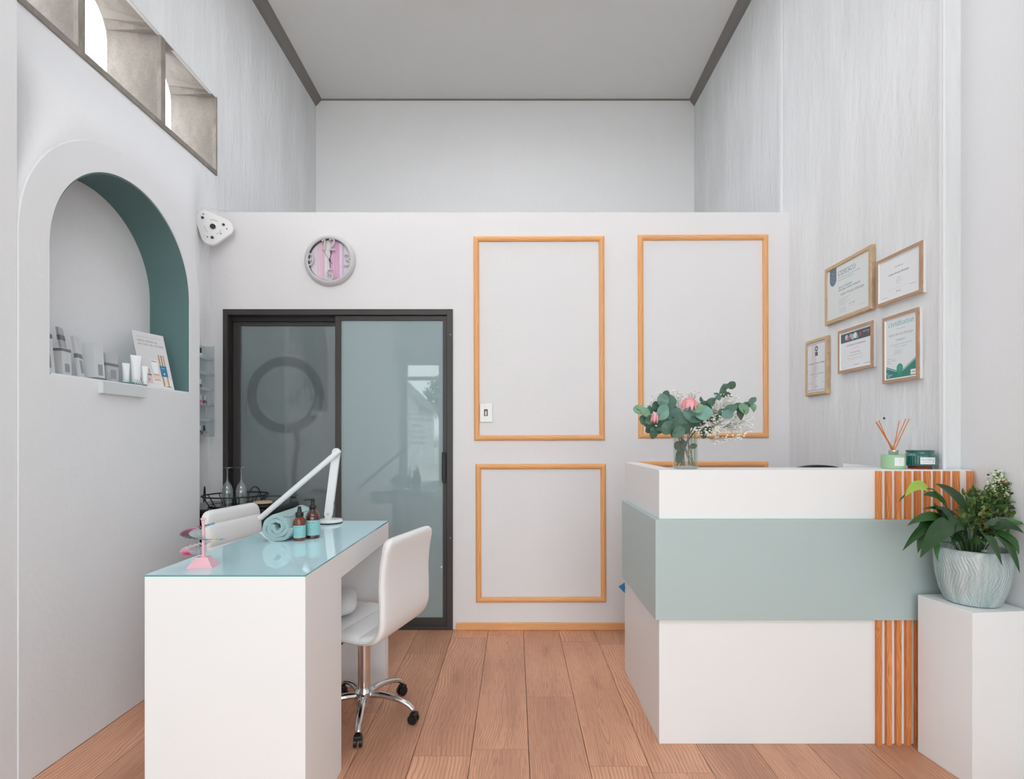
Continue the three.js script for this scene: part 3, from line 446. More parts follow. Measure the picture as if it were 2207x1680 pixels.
{
  const t = thing('nail_colour_display', 'small pink stand with a spiral of painted nail samples', 'display', [-1.037, DT, -1.775], 0.1);
  const pink = mat('#f2bcc6', 0.45), c = new THREE.CylinderGeometry(0.026, 0.0585, 0.033, 4); c.rotateY(Math.PI / 4); c.scale(1, 1, 0.72); c.translate(0, 0.0165, 0); const b = c.toNonIndexed(); b.computeVertexNormals(); mk('foot', flat(b), pink, t);
  mk('post', join(cyl(0.0052, 0.0036, 0.128, 0, 0.03, 0, 20), cyl(0.0075, 0.007, 0.008, 0, 0.033, 0, 20), cyl(0.008, 0.0085, 0.005, 0, 0.156, 0, 24), cyl(0.004, 0.008, 0.003, 0, 0.153, 0, 24)), pink, t);
  const cols = ['#d8123f', '#d81650', '#e0507c', '#ee8fb4', '#f3a9c4', '#f6c3d2', '#f4cdd0', '#f3d8d8', '#f1e3da', '#e9cdb8', '#f4f0ee', '#f2f2f2', '#f1dcb2', '#f3c98a', '#f2a65c', '#ef7f2c', '#f39b21', '#f3bb4a', '#a6b8d8', '#3fb3c3', '#a5d13c', '#e6d53a', '#ef9c6a', '#1f9d9a', '#0f8a86', '#2c5b52', '#27403c', '#4a3b34', '#5a2b2b', '#3a1a22', '#4b1430', '#6b1238', '#7a1648', '#9c2c68', '#b8528a', '#c884a8', '#7a2440', '#521a33', '#28a7c9', '#3f9fd0'];
  const nail = new THREE.SphereGeometry(1, 12, 8); nail.scale(0.0142, 0.0022, 0.0068); nail.translate(0.054, 0.0008, 0);
  const st = join(lb(0.044, 0.0012, 0.0022, 0.024, -0.0004, 0), lb(0.008, 0.0014, 0.005, 0.012, -0.0004, 0)), stick = mat('#dfe6ea', 0.1, { transmission: 0.35, thickness: 0 });
  const mats = new Map();
  cols.forEach((h, i) => { if (!mats.has(h)) mats.set(h, mat(h, 0.18, { clearcoat: 0.8 })); const n = mk('nail_sample', nail, mats.get(h), t); n.position.y = 0.046 + i * 0.00212; n.rotation.y = -2.0 - i * (TAU / 27); n.rotation.z = 0.06; mk('stick', st, stick, n); });
}
// ---------------------------------------------------------------- black cabinet by the door, with its basket and glasses
{
  const t = thing('black_cabinet', 'glossy black low cabinet standing between the left wall and the sliding door', 'cabinet');
  mk('body', bx(-1.975, -1.42, 0.03, 0.815, 3.05, 3.46, 0.006), M.black, t); mk('top', bx(-1.985, -1.402, 0.815, 0.848, 3.03, 3.472, 0.012), M.blackgloss, t); mk('plinth', bx(-1.95, -1.44, 0, 0.03, 3.08, 3.45), M.black, t);
  for (const y of [0.3, 0.56]) mk('drawer_gap', bx(-1.422, -1.4185, y, y + 0.004, 3.06, 3.45), M.silver, t);
  mk('rail', tube([[-1.62, 0.847, -3.455], [-1.62, 0.872, -3.455], [-1.42, 0.872, -3.455], [-1.42, 0.872, -3.38], [-1.42, 0.847, -3.38]], 0.003, { n: 40, seg: 6 }), M.black, t);
}
{
  const cx = -1.692, cz = -3.235, t = thing('wire_basket', 'black wire tray with two looped handles on the black cabinet', 'basket', [cx, 0.849, cz]);
  const ring = (r, y, k = 0.0032) => { const q = []; for (let i = 0; i < 36; i++) q.push([Math.cos(i / 36 * TAU) * r, y, Math.sin(i / 36 * TAU) * r]); return tube(q, k, { n: 72, seg: 6, closed: true }); };
  const g = [ring(0.182, 0.062, 0.004), ring(0.145, 0.004)]; for (let i = 0; i < 14; i++) { const a = i / 14 * TAU + 0.1; g.push(straight([Math.cos(a) * 0.145, 0.004, Math.sin(a) * 0.145], [Math.cos(a) * 0.182, 0.062, Math.sin(a) * 0.182], 0.0025, 6)); }
  mk('wires', join(g), M.black, t); mk('tray', cyl(0.145, 0.145, 0.004, 0, 0.001, 0, 48), M.blackgloss, t);
  for (const [a, tw] of [[2.7, 0.35], [0.45, -0.35]]) { const q = [], ux = -Math.sin(a), uz = Math.cos(a), bxx = Math.cos(a) * 0.165, bz = Math.sin(a) * 0.165; for (let i = 0; i <= 16; i++) { const f = i / 16 * Math.PI; q.push([bxx + ux * 0.045 * Math.cos(f), 0.03 + 0.088 * Math.sin(f), bz + uz * 0.045 * Math.cos(f)]); } mk('handle', tube(q, 0.0035, { n: 32, seg: 6 }), M.black, t); }
}
{
  const t = thing('champagne_flute', 'left one of two empty wine glasses standing upside down in the wire tray', 'glass', [-1.752, 0.8552, -3.25], 0, 'upturned glasses');
  const gl = mat('#dfe6e6', 0.0, { transmission: 0.82, thickness: 0, ior: 2.0 });
  mk('bowl', lathe([[0.024, 0], [0.0285, 0.03], [0.0315, 0.06], [0.030, 0.085], [0.022, 0.112], [0.011, 0.13], [0.0055, 0.142]], 40), gl, t);
  mk('stem', lathe([[0.0055, 0.141], [0.0042, 0.16], [0.0038, 0.19], [0.005, 0.21], [0.009, 0.2165]], 24), mat('#dfe5e6', 0.02, { transmission: 0.85, thickness: 0 }), t);
  mk('foot', lathe([[0.008, 0.216], [0.02, 0.2185], [0.032, 0.2195], [0.0325, 0.2215], [0, 0.222]], 40), mat('#d5dddd', 0.02, { transmission: 0.75, thickness: 0 }), t);
  copyOf(t, [-1.672, 0.8552, -3.26], 0, 'right one of two empty wine glasses standing upside down in the wire tray');
}
{
  const t = thing('lidded_bowl', 'small black bowl with a pale wooden lid on the black cabinet', 'bowl', [-1.475, 0.8485, -3.12]);
  mk('bowl', lathe([[0, 0], [0.044, 0], [0.05, 0.006], [0.05, 0.026], [0, 0.026]], 40), M.black, t); mk('lid', lathe([[0, 0.026], [0.052, 0.026], [0.053, 0.029], [0.053, 0.034], [0.05, 0.037], [0, 0.037]], 40), M.paleWood, t);
}
// acrylic rack in the corner with nail polish
{
  const t = thing('acrylic_rack', 'clear acrylic shelf rack on the left wall in the corner by the door', 'rack'), ac = mat('#eef2f3', 0.05, { transmission: 0.82, thickness: 0, ior: 1.45 });
  mk('back_plate', bx(-1.999, -1.996, 1.265, 1.845, 3.1, 3.435), ac, t); for (const d of [3.1, 3.432]) mk('side_plate', bx(-1.997, -1.935, 1.265, 1.845, d, d + 0.003), ac, t);
  [1.265, 1.36, 1.457, 1.555, 1.652, 1.75].forEach((y) => { mk('shelf', bx(-1.997, -1.935, y, y + 0.004, 3.102, 3.433), ac, t); mk('lip', bx(-1.937, -1.934, y, y + 0.018, 3.102, 3.433), ac, t); });
}
{
  const mkp = (label, x, y, d, c, cap) => { const t = thing('nail_polish', label, 'bottle', [x, y, -d]); mk('flask', lathe([[0, 0], [0.012, 0], [0.014, 0.003], [0.014, 0.026], [0.006, 0.032], [0.006, 0.036], [0, 0.036]], 20), mat(c, 0.1, { clearcoat: 1 }), t); mk('cap', lathe([[0, 0.034], [0.0075, 0.034], [0.0065, 0.065], [0, 0.066]], 20), mat(cap, 0.3, { metalness: cap === '#c8c8c8' ? 0.8 : 0 }), t); };
  mkp('black nail polish with silver cap on the lowest rack shelf', -1.966, 1.2695, 3.33, '#3a3a3c', '#c8c8c8');
  mkp('clear grey nail polish with dark cap beside the silver capped one', -1.966, 1.2695, 3.375, '#8b8b8d', '#3c3c40');
  mkp('pink nail polish on the third rack shelf from below', -1.966, 1.4615, 3.335, '#d0527c', '#e6e6e6');
  mkp('dark nail polish beside the pink one on the rack', -1.966, 1.4615, 3.378, '#4b2f36', '#d8d8d8');
  mkp('dark nail polish on the fourth rack shelf from below', -1.966, 1.5595, 3.33, '#23343a', '#e6e6e6');
  mkp('black capped nail polish on the topmost rack shelf', -1.966, 1.7545, 3.335, '#dcdcdc', '#2c2c2e');
}
// ---------------------------------------------------------------- on the partition and walls
const font = await new FontLoader().loadAsync('fonts/droid/droid_sans_regular.typeface.json');
{
  const t = thing('wall_clock', 'round silver wall clock with pink and white striped face and large numerals', 'clock', [-1.209, 2.416, -3.4995]);
  const rim = lathe([[0.150, 0.0], [0.164, 0.002], [0.1655, 0.012], [0.162, 0.026], [0.152, 0.036], [0.144, 0.038], [0.138, 0.036], [0.136, 0.028], [0.136, 0.004]], 72); rim.rotateX(Math.PI / 2); mk('rim', flat(rim), M.silver, t);
  const face = canvasTex(512, 512, (g, w, h) => { const r = rng(8); g.fillStyle = '#ece6ee'; g.fillRect(0, 0, w, h); for (const [x, ww, c] of [[0, 90, '#e9e4ef'], [90, 70, '#f2c9d8'], [150, 40, '#eab4c8'], [190, 70, '#eef0ea'], [255, 120, '#e3a3c8'], [300, 60, '#dc97c2'], [370, 40, '#efe6f0'], [400, 28, '#cfb0d8'], [430, 82, '#f0eaf0']]) { g.fillStyle = c; g.fillRect(x, 0, ww, h); } for (let i = 0; i < 240; i++) { g.globalAlpha = 0.12; g.fillStyle = ['#ffffff', '#d56aa8', '#c9b6e0'][Math.floor(r() * 3)]; g.fillRect(r() * w, r() * h * 0.6, 2 + r() * 6, 60 + r() * 300); } g.globalAlpha = 0.3; g.fillStyle = '#f1ecf0'; g.fillRect(0, 0, w, h); g.globalAlpha = 1; });
  const disc = new THREE.CircleGeometry(0.137, 64); disc.translate(0, 0, 0.008); mk('face', disc, mat('#ffffff', 0.6, { map: face }), t);
  const wall = lathe([[0.1365, 0.004], [0.1365, 0.03], [0.1355, 0.03], [0.1355, 0.004]], 64); wall.rotateX(Math.PI / 2); mk('inner_wall', flat(wall), mat('#5d585c', 0.7), t);
  const num = (s, size, x, y, sx = 1) => { const g = new TextGeometry(s, { font, size, depth: 0.008, curveSegments: 8, bevelEnabled: true, bevelSize: 0.0004, bevelThickness: 0.0012, bevelSegments: 2 }); g.computeBoundingBox(); const b = g.boundingBox; g.translate(-(b.min.x + b.max.x) / 2, -(b.min.y + b.max.y) / 2, 0.024); g.scale(sx, 1, 1); g.translate(x, y, 0); mk('numeral', flat(g), M.silver, t); };
  num('12', 0.078, -0.004, 0.101, 0.86); num('3', 0.078, 0.118, 0.0, 0.95); num('6', 0.078, 0.004, -0.097, 0.95); num('9', 0.078, -0.122, 0.002, 0.9);
  const dk = mat('#3a2c30', 0.5);
  mk('hour_hand', join(straight([0, 0, 0.018], [0.011, 0.064, 0.018], 0.0018, 6), (() => { const g = new THREE.SphereGeometry(1, 8, 8); g.scale(0.0045, 0.009, 0.0012); g.translate(0.009, 0.052, 0.018); return flat(g); })()), dk, t); mk('minute_hand', straight([-0.001, 0.012, 0.02], [0.006, -0.062, 0.02], 0.002, 6), dk, t); mk('second_hand', join(straight([0, 0, 0.022], [-0.046, 0.07, 0.022], 0.0009, 5), straight([0, 0, 0.022], [0.018, -0.024, 0.022], 0.0016, 5)), dk, t); mk('hub', (() => { const g = cyl(0.004, 0.004, 0.016, 0, 0.008, 0, 16); g.rotateX(Math.PI / 2); return g; })(), dk, t);
}
{
  const t = thing('security_camera', 'white rounded triangular camera fixed across the corner above the door', 'camera', [-1.928, 2.598, -3.41], 0.42);
  t.rotation.x = 0.06;
  const tri = (R, rr) => { const s = new THREE.Shape(), c = [100, -28, 222].map((a) => [Math.cos(a * Math.PI / 180) * (R - rr), Math.sin(a * Math.PI / 180) * (R - rr)]); for (let k = 0; k < 3; k++) { const a = [100, -28, 222][k] * Math.PI / 180; s.absarc(c[k][0], c[k][1], rr, a + 1.05, a - 1.05, true); } s.closePath(); return s; };
  const g = new THREE.ExtrudeGeometry(tri(0.11, 0.05), { depth: 0.02, bevelEnabled: true, bevelSize: 0.006, bevelThickness: 0.006, bevelSegments: 4, curveSegments: 24 }); g.rotateZ(0.6); mk('housing', flat(g), mat('#f1efee', 0.35), t);
  const dot = (r, x, y, m, name, h = 0.004) => { const q = cyl(r, r * 0.9, h, 0, 0, 0, 24); q.rotateX(Math.PI / 2); q.translate(x, y, 0.0262); return mk(name, q, m, t); };
  dot(0.022, 0, 0.002, M.white, 'lens_ring', 0.004); dot(0.0175, 0, 0.002, M.black, 'lens', 0.009);
  for (const [x, y, r] of [[-0.056, 0.05, 0.0085], [0.06, 0.022, 0.0085], [-0.006, -0.066, 0.0095]]) dot(r, x, y, M.blackplastic, 'sensor'); for (const [x, y] of [[-0.05, 0.072], [0.078, -0.002], [-0.032, -0.066], [0.044, -0.036]]) dot(0.0035, x, y, M.blackplastic, 'screw');
  for (const [a] of [[1.4], [3.6], [5.6]]) for (let k = 0; k < 5; k++) { const q = a + (k - 2) * 0.2; dot(0.0032, Math.cos(q) * 0.046, Math.sin(q) * 0.046, mat('#cfcccb', 0.6), 'speaker_slot', 0.002); }
  const cable = mk('cable', join(tube([[-0.06, 0.07, 0.0], [-0.045, 0.105, -0.005], [0.0, 0.13, -0.02], [0.08, 0.142, -0.05]], 0.003, { n: 24, seg: 6 }), tube([[-0.055, 0.07, 0], [-0.05, 0.1, -0.01], [-0.06, 0.125, -0.02]], 0.003, { n: 16, seg: 6 })), mat('#e9e7e6', 0.5), t);
}
{
  const t = thing('light_switch', 'brushed grey metal switch plate in the upper left moulding rectangle', 'switch', [-0.1885, 1.4222, -3.4995]);
  mk('plate', lb(0.084, 0.124, 0.006, 0, 0, 0.003, 0.002), mat('#c9c5c2', 0.35, { metalness: 0.6 }), t); mk('rocker_well', lb(0.024, 0.044, 0.004, -0.002, 0, 0.006), mat('#4a4746', 0.5), t); mk('rocker', lb(0.012, 0.03, 0.008, -0.002, -0.004, 0.009, 0.002), mat('#efeeec', 0.4), t); for (const y of [-0.048, 0.048]) mk('screw', (() => { const g = cyl(0.003, 0.003, 0.002, 0, 0, 0, 12); g.rotateX(Math.PI / 2); g.translate(0.0, y, 0.0065); return g; })(), M.silver, t);
}
// marks on the right wall
for (const [i, p] of [[1.798, 1.731, 3.24], [1.798, 1.352, 2.597]].entries()) { const t = thing('wall_plug', ['dark empty screw hole left of the framed certificates', 'dark empty screw hole below the framed certificates'][i], 'hole', [p[0], p[1], -p[2]]); const g = cyl(0.005, 0.005, 0.004, 0, 0, 0, 12); g.rotateZ(Math.PI / 2); mk('plug', g, M.blackplastic, t); }

// certificates on the right wall
const script = 'italic 34px serif';
const line = (g, x, y, w, c = '#7d8288', h = 2) => { g.fillStyle = c; g.fillRect(x, y, w, h); };
const prints = [
  canvasTex(820, 650, (g, w, h) => { g.fillStyle = '#dfe3e1'; g.fillRect(0, 0, w, h); g.fillStyle = '#5f7688'; g.beginPath(); g.moveTo(50, 0); g.lineTo(190, 0); g.lineTo(190, 150); g.quadraticCurveTo(185, 205, 120, 225); g.quadraticCurveTo(55, 205, 50, 150); g.closePath(); g.fill(); g.fillStyle = '#8d97a0'; for (let i = 0; i < 6; i++) g.fillRect(85 + (i % 2) * 40, 40 + i * 26, 22, 12); g.fillStyle = '#a86f86'; g.beginPath(); g.arc(120, 70, 14, 0, TAU); g.fill();
    g.fillStyle = '#4f7693'; g.font = '82px serif'; g.fillText('CIDESCO', 225, 125); g.font = '17px serif'; g.fillText('Comité International d’Esthétique et de Cosmétologie', 227, 160); g.fillText('International Beauty Therapy and Spa', 227, 190); g.fillStyle = '#46708f'; g.font = 'bold 29px serif'; g.fillText('BEAUTY THERAPY', 235, 290); g.fillText('DIPLOMA IN BODY THERAPY', 235, 325); g.fillStyle = '#5d6d78'; g.font = 'italic 42px serif'; g.fillText('Nellie Wendy Mhlanga', 270, 390); for (let i = 0; i < 6; i++) line(g, 240, 425 + i * 17, 240 - (i % 3) * 50, '#8fa3b3', 3); for (let i = 0; i < 4; i++) line(g, 250, 545 + i * 18, 130, '#8fa3b3', 3); g.font = script; g.fillText('M. Keel', 440, 540); line(g, 440, 560, 120, '#8fa3b3'); line(g, 650, 590, 110, '#6b7a86'); line(g, 380, 520, 2, '#b6c0c6', 110); }),
  canvasTex(600, 460, (g, w, h) => { g.fillStyle = '#eceef0'; g.fillRect(0, 0, w, h); g.strokeStyle = '#9fb6cc'; g.strokeRect(8, 8, w - 16, h - 16); g.textAlign = 'center'; g.fillStyle = '#8b9298'; g.font = 'italic 26px serif'; g.fillText('Certificate', w / 2, 120); g.fillStyle = '#4e565c'; g.font = 'bold 26px serif'; g.fillText('Nellie Wendy Mhlanga', w / 2, 190); g.strokeStyle = '#a9c0c8'; g.lineWidth = 4; g.beginPath(); g.arc(w / 2, 270, 34, 0, TAU); g.moveTo(w / 2 - 22, 270); g.lineTo(w / 2 + 22, 270); g.moveTo(w / 2, 248); g.lineTo(w / 2, 292); g.stroke(); line(g, 150, 345, 300, '#b9bfc4'); g.fillStyle = '#6b7278'; g.font = 'italic 28px serif'; g.fillText('M. R.', w / 2, 395); line(g, 40, 418, 90, '#6b7278', 3); line(g, 460, 360, 90, '#6b7278', 3); }),
  canvasTex(600, 460, (g, w, h) => { g.fillStyle = '#e9ebee'; g.fillRect(0, 0, w, h); g.fillStyle = '#46555b'; g.fillRect(0, 18, w, 110); for (const [x, y, r, c] of [[130, 70, 34, '#c9b3bb'], [175, 85, 30, '#a86472'], [210, 60, 26, '#bf98a4'], [250, 80, 36, '#9fc0c2'], [300, 70, 36, '#dfe6e8'], [400, 70, 22, '#c2475c'], [410, 90, 14, '#8d3d4a'], [545, 78, 12, '#d64b55'], [110, 60, 12, '#efefef'], [340, 95, 20, '#7fa3a6']]) { g.fillStyle = c; g.beginPath(); g.arc(x, y, r, 0, TAU); g.fill(); } g.fillStyle = '#e3e8ea'; g.font = '20px sans-serif'; g.fillText('BEAUTY FAIR', 450, 60); g.strokeStyle = '#6d9cd0'; g.lineWidth = 3; g.strokeRect(2, 2, w - 4, h - 4); g.textAlign = 'center'; g.fillStyle = '#4b5258'; g.font = '34px sans-serif'; g.fillText('Certificate of Attendance', w / 2 + 10, 185); line(g, 230, 215, 150); g.font = '19px sans-serif'; g.fillText('Nellie Wendy Mhlanga', w / 2, 275); line(g, 170, 300, 260, '#6b7278', 3); line(g, 130, 330, 340, '#8b9298', 2); line(g, 160, 350, 280, '#8b9298', 2); line(g, 270, 420, 110, '#6b7278', 4); line(g, 470, 425, 110, '#6b7278', 4); line(g, 30, 435, 80, '#8ea9c4', 3); }),
  canvasTex(460, 650, (g, w, h) => { g.fillStyle = '#e6eaec'; g.fillRect(0, 0, w, h); g.textAlign = 'center'; g.fillStyle = '#3c9ea0'; g.font = 'italic 64px serif'; g.fillText('Certification', w / 2, 85); line(g, 160, 120, 140, '#69b0b2', 3); g.fillStyle = '#9aa1a6'; g.font = '36px sans-serif'; g.fillText('Nellie Wendy Mhlanga', w / 2, 190); line(g, 160, 232, 140, '#3c9ea0', 4); line(g, 180, 246, 100, '#3c9ea0', 3); g.fillStyle = '#a9b0b4'; g.font = '19px sans-serif'; g.fillText('for completing the professional course', w / 2, 290); g.fillText('held at our academy', w / 2, 318); for (let i = 0; i < 4; i++) line(g, 130, 345 + i * 14, 120, '#8b9298', 2); for (let i = 0; i < 3; i++) line(g, 24, 425 + i * 24, 60, '#6b7278', 3); g.font = 'italic 30px serif'; g.fillStyle = '#6b7278'; g.fillText('J. C.', 125, 455);
    g.fillStyle = '#2f8176'; g.beginPath(); g.moveTo(0, 505); g.lineTo(170, 560); g.lineTo(260, 560); g.lineTo(w, 450); g.lineTo(w, h - 12); g.lineTo(0, h - 12); g.closePath(); g.fill(); g.strokeStyle = '#e6eaec'; g.lineWidth = 6; g.beginPath(); g.moveTo(0, 520); g.lineTo(170, 572); g.moveTo(260, 572); g.lineTo(w, 462); g.stroke(); g.fillStyle = '#2c9277'; g.beginPath(); g.moveTo(190, 560); g.lineTo(170, 640); g.lineTo(215, 620); g.lineTo(260, 640); g.lineTo(245, 560); g.closePath(); g.fill(); g.fillStyle = '#37a586'; g.beginPath(); g.arc(217, 540, 48, 0, TAU); g.fill(); g.strokeStyle = '#2a7f68'; g.lineWidth = 4; g.beginPath(); g.arc(217, 540, 34, 0, TAU); g.stroke(); g.fillStyle = '#f1f3f3'; g.fillRect(375, 575, 76, 54); g.fillStyle = '#a3455c'; g.font = 'bold 22px sans-serif'; g.fillText('SKIN', 413, 610); g.fillStyle = '#e6eaec'; g.font = '20px sans-serif'; g.textAlign = 'left'; g.fillText('the', 10, 590); g.fillText('academy', 24, 608); g.fillText('now', 30, 626); }),
  canvasTex(400, 620, (g, w, h) => { g.fillStyle = '#e1e5ea'; g.fillRect(0, 0, w, h); g.fillStyle = '#d9d3d6'; g.fillRect(90, 20, 110, h - 40); line(g, 0, 16, w, '#6f86ac', 6); line(g, 0, h - 22, w, '#6f86ac', 6); g.textAlign = 'center'; g.fillStyle = '#4d4f54'; g.beginPath(); g.arc(w / 2, 80, 34, 0, TAU); g.fill(); g.fillStyle = '#b9bcc2'; g.beginPath(); g.arc(w / 2, 80, 20, 0, TAU); g.fill(); g.fillStyle = '#55575c'; g.fillRect(w / 2 - 30, 120, 60, 50); g.fillStyle = '#46484e'; g.font = 'bold 24px serif'; g.fillText('Certificate in Beauty Therapy', w / 2, 270); for (let i = 0; i < 6; i++) line(g, 140, 290 + i * 14, 90 + (i % 2) * 40, '#8b8d92', 2); g.font = 'italic 28px serif'; g.fillText('Nellie Wendy Mhlanga', w / 2, 405); line(g, 150, 428, 100, '#9a7f84', 3); line(g, 30, 500, 90, '#6b6d72', 2); line(g, 30, 515, 70, '#6b6d72', 2); line(g, 310, 505, 70, '#6b6d72', 2); g.fillText('D. N.', w / 2, 565); }),
];
const certs = [
  ['large landscape certificate with a blue crest, in a pale wooden frame', 2.865, 2.062, 0.403, 0.325, 0.024, M.paleWood, 0],
  ['plain white landscape certificate with small round emblem, topmost right', 2.481, 2.008, 0.296, 0.228, 0.018, M.oakFrame, 1],
  ['landscape certificate with a dark photo band along its top', 2.797, 1.7255, 0.284, 0.233, 0.017, M.oakFrame, 1],
  ['portrait certificate with a green rosette and green wave at the bottom', 2.468, 1.6755, 0.230, 0.317, 0.017, M.oakFrame, 1],
  ['narrow looking portrait certificate in pale frame, leftmost and lowest of the five', 3.157, 1.677, 0.228, 0.333, 0.022, M.paleWood, 0],
];
certs.forEach(([label, d, y, w, h, fw, fm, boxy], i) => {
  const t = thing('framed_certificate', label, 'certificate', [1.7995, y, -d], -Math.PI / 2, 'framed certificates on the right wall'), T = 0.022;
  t.rotation.z = [0.004, -0.006, 0.0, 0.003, -0.004][i];
  mk('backing', lb(w - 0.002, h - 0.002, T - 0.006, 0, 0, (T - 0.006) / 2), boxy ? mat('#eceaea', 0.5) : M.paleWood, t);
  const prof = boxy ? [[0, T - 0.008], [0, T], [fw * 0.86, T], [fw * 0.9, T - 0.001], [fw, T - 0.008]] : [[0, 0.002], [0, T - 0.004], [0.004, T], [fw - 0.004, T], [fw, T - 0.008]];
  for (const g of mitred(-w / 2, -h / 2, w / 2, h / 2, fw, prof)) mk('frame_side', g, fm, t);
  if (boxy) for (const g of mitred(-w / 2 + fw * 0.9, -h / 2 + fw * 0.9, w / 2 - fw * 0.9, h / 2 - fw * 0.9, 0.005, [[0, T - 0.0005], [0.005, T - 0.0065]])) mk('inner_lip', g, M.white, t);
  const pg = new THREE.PlaneGeometry(w - 2 * fw + 0.002, h - 2 * fw + 0.002); pg.translate(0, 0, T - 0.0058); mk('print', pg, mat('#ffffff', 0.25, { map: prints[i] }), t);
});
// ---------------------------------------------------------------- in the niche (its base is at 1.507)
const NB = 1.5072;
{
  const tex = canvasTex(512, 760, (g, w, h) => { g.fillStyle = '#dcdadb'; g.fillRect(0, 0, w, h); g.fillStyle = '#e8e6e6'; g.fillRect(0, h * 0.82, w, h * 0.18); line(g, 60, 60, 380, '#a9a9ac', 3); line(g, 60, 76, 300, '#b5b5b8', 3); g.fillStyle = '#6f7074'; g.font = '39px sans-serif'; g.fillText('NIMUE WORKS IN,', 60, 135); g.fillText('NOT JUST ON, THE SKIN', 60, 182);
    g.fillStyle = '#b98f6d'; g.fillRect(345, 290, 26, 440); g.fillRect(425, 290, 20, 440); g.fillStyle = '#ede6df'; g.fillRect(371, 290, 54, 150); g.fillStyle = '#9c8a80'; g.fillRect(385, 290, 26, 150); g.fillStyle = '#2f7da3'; g.fillRect(340, 440, 112, 150); g.fillStyle = '#e6eef2'; g.font = '20px sans-serif'; g.fillText('nimue', 366, 480); g.fillRect(385, 540, 22, 22); g.fillStyle = '#e3d8d4'; g.fillRect(371, 590, 54, 110); g.fillStyle = '#f3f2f2'; g.beginPath(); g.moveTo(205, 370); g.lineTo(320, 370); g.lineTo(300, 570); g.lineTo(225, 570); g.fill(); g.fillStyle = '#3c3c40'; g.font = 'bold 30px sans-serif'; g.fillText('nimue', 215, 400); g.fillStyle = '#d8b9a8'; g.fillRect(215, 560, 95, 24); g.fillStyle = '#e8d5d2'; g.fillRect(212, 584, 100, 66); g.fillStyle = '#b98f6d'; g.fillRect(212, 640, 100, 10);
    g.fillStyle = '#e9dcd4'; g.fillRect(95, 500, 70, 70); g.fillStyle = '#a88872'; g.fillRect(112, 500, 16, 70); g.fillRect(150, 500, 12, 70); g.fillStyle = '#5a5150'; g.fillRect(80, 575, 100, 14); g.fillStyle = '#e3c9c9'; g.fillRect(80, 589, 100, 110); g.fillStyle = '#c77b88'; g.fillRect(118, 640, 22, 22); g.fillStyle = '#33343a'; g.font = 'bold 28px sans-serif'; g.fillText('nimue', 390, 735); });
  const t = thing('show_card', 'printed cosmetics show card leaning in the right part of the niche', 'poster', [-1.835, NB, -2.63]);
  const ex = V(0.045, 0, -0.172), L = ex.length(); ex.normalize(); const back = V(-0.967, 0, -0.253), ey = V(0, 0.285, 0).addScaledVector(back, 0.075).normalize(), ez = new THREE.Vector3().crossVectors(ex, ey);
  const H = 0.295, g = new THREE.BoxGeometry(L, H, 0.004), p = g.attributes.position; g.translate(L / 2, H / 2, 0); g.applyMatrix4(new THREE.Matrix4().makeBasis(ex, ey, ez)); g.translate(0, 0.001, 0);
  const side = mat('#a9a9ab', 0.6); mk('card', g, [side, side, side, side, mat('#ffffff', 0.4, { map: tex }), side], t);
}
{
  const t = thing('cosmetic_tube', 'tall white cosmetic tube, middle one of three in front of the show card', 'tube', [-1.829, NB + 0.012, -2.575], 0, 'white tubes in the niche');
  const cap = mat('#e4ecec', 0.3), body = new THREE.CylinderGeometry(0.0225, 0.0185, 0.115, 32, 12), p = body.attributes.position; body.translate(0, 0.078, 0);
  for (let i = 0; i < p.count; i++) { const k = Math.max(0, (p.getY(i) - 0.03) / 0.106); p.setX(i, p.getX(i) * (1 + 0.1 * k)); p.setZ(i, p.getZ(i) * (1 - 0.93 * k * k)); } body.rotateY(1.0); body.computeVertexNormals();
  mk('body', flat(body), mat('#eff1f1', 0.35), t); mk('cap', cyl(0.0185, 0.0185, 0.02, 0, 0, 0, 32), cap, t);
  mk('emblem', (() => { const s = new THREE.Shape(); s.moveTo(0, 0); s.lineTo(0.01, 0.008); s.lineTo(0.003, 0.003); s.lineTo(0, 0.006); s.lineTo(-0.003, 0.003); s.lineTo(-0.01, 0.008); s.closePath(); const g = new THREE.ExtrudeGeometry(s, { depth: 0.0006, bevelEnabled: false }); g.translate(0, 0.106, 0.0055); g.rotateY(1.0); return flat(g); })(), mat('#4f8f8c', 0.5), t);
  for (const [x, d, l, s] of [[-1.846, 2.532, 'shorter white cosmetic tube left of the tall one', 0.68], [-1.818, 2.618, 'shorter white cosmetic tube right of the tall one', 0.66]]) copyOf(t, [x, NB + 0.012, -d], 0, l).scale.setScalar(s);
  const st = thing('tube_stand', 'low clear and green stand under the three white tubes', 'stand', [-1.832, NB, -2.572]), pl = lb(0.05, 0.0115, 0.15, 0, 0.0058, 0, 0.002); pl.rotateY(0.28); const rl = []; for (let i = 0; i < 7; i++) { const q = lb(0.003, 0.02, 0.003, 0.026, 0.014, -0.07 + i * 0.0233); q.rotateY(0.28); rl.push(q); } mk('plate', flat(pl), mat('#7fa5a2', 0.15, { transmission: 0.4, thickness: 0 }), st); mk('railing', join(rl), M.silver, st);
}
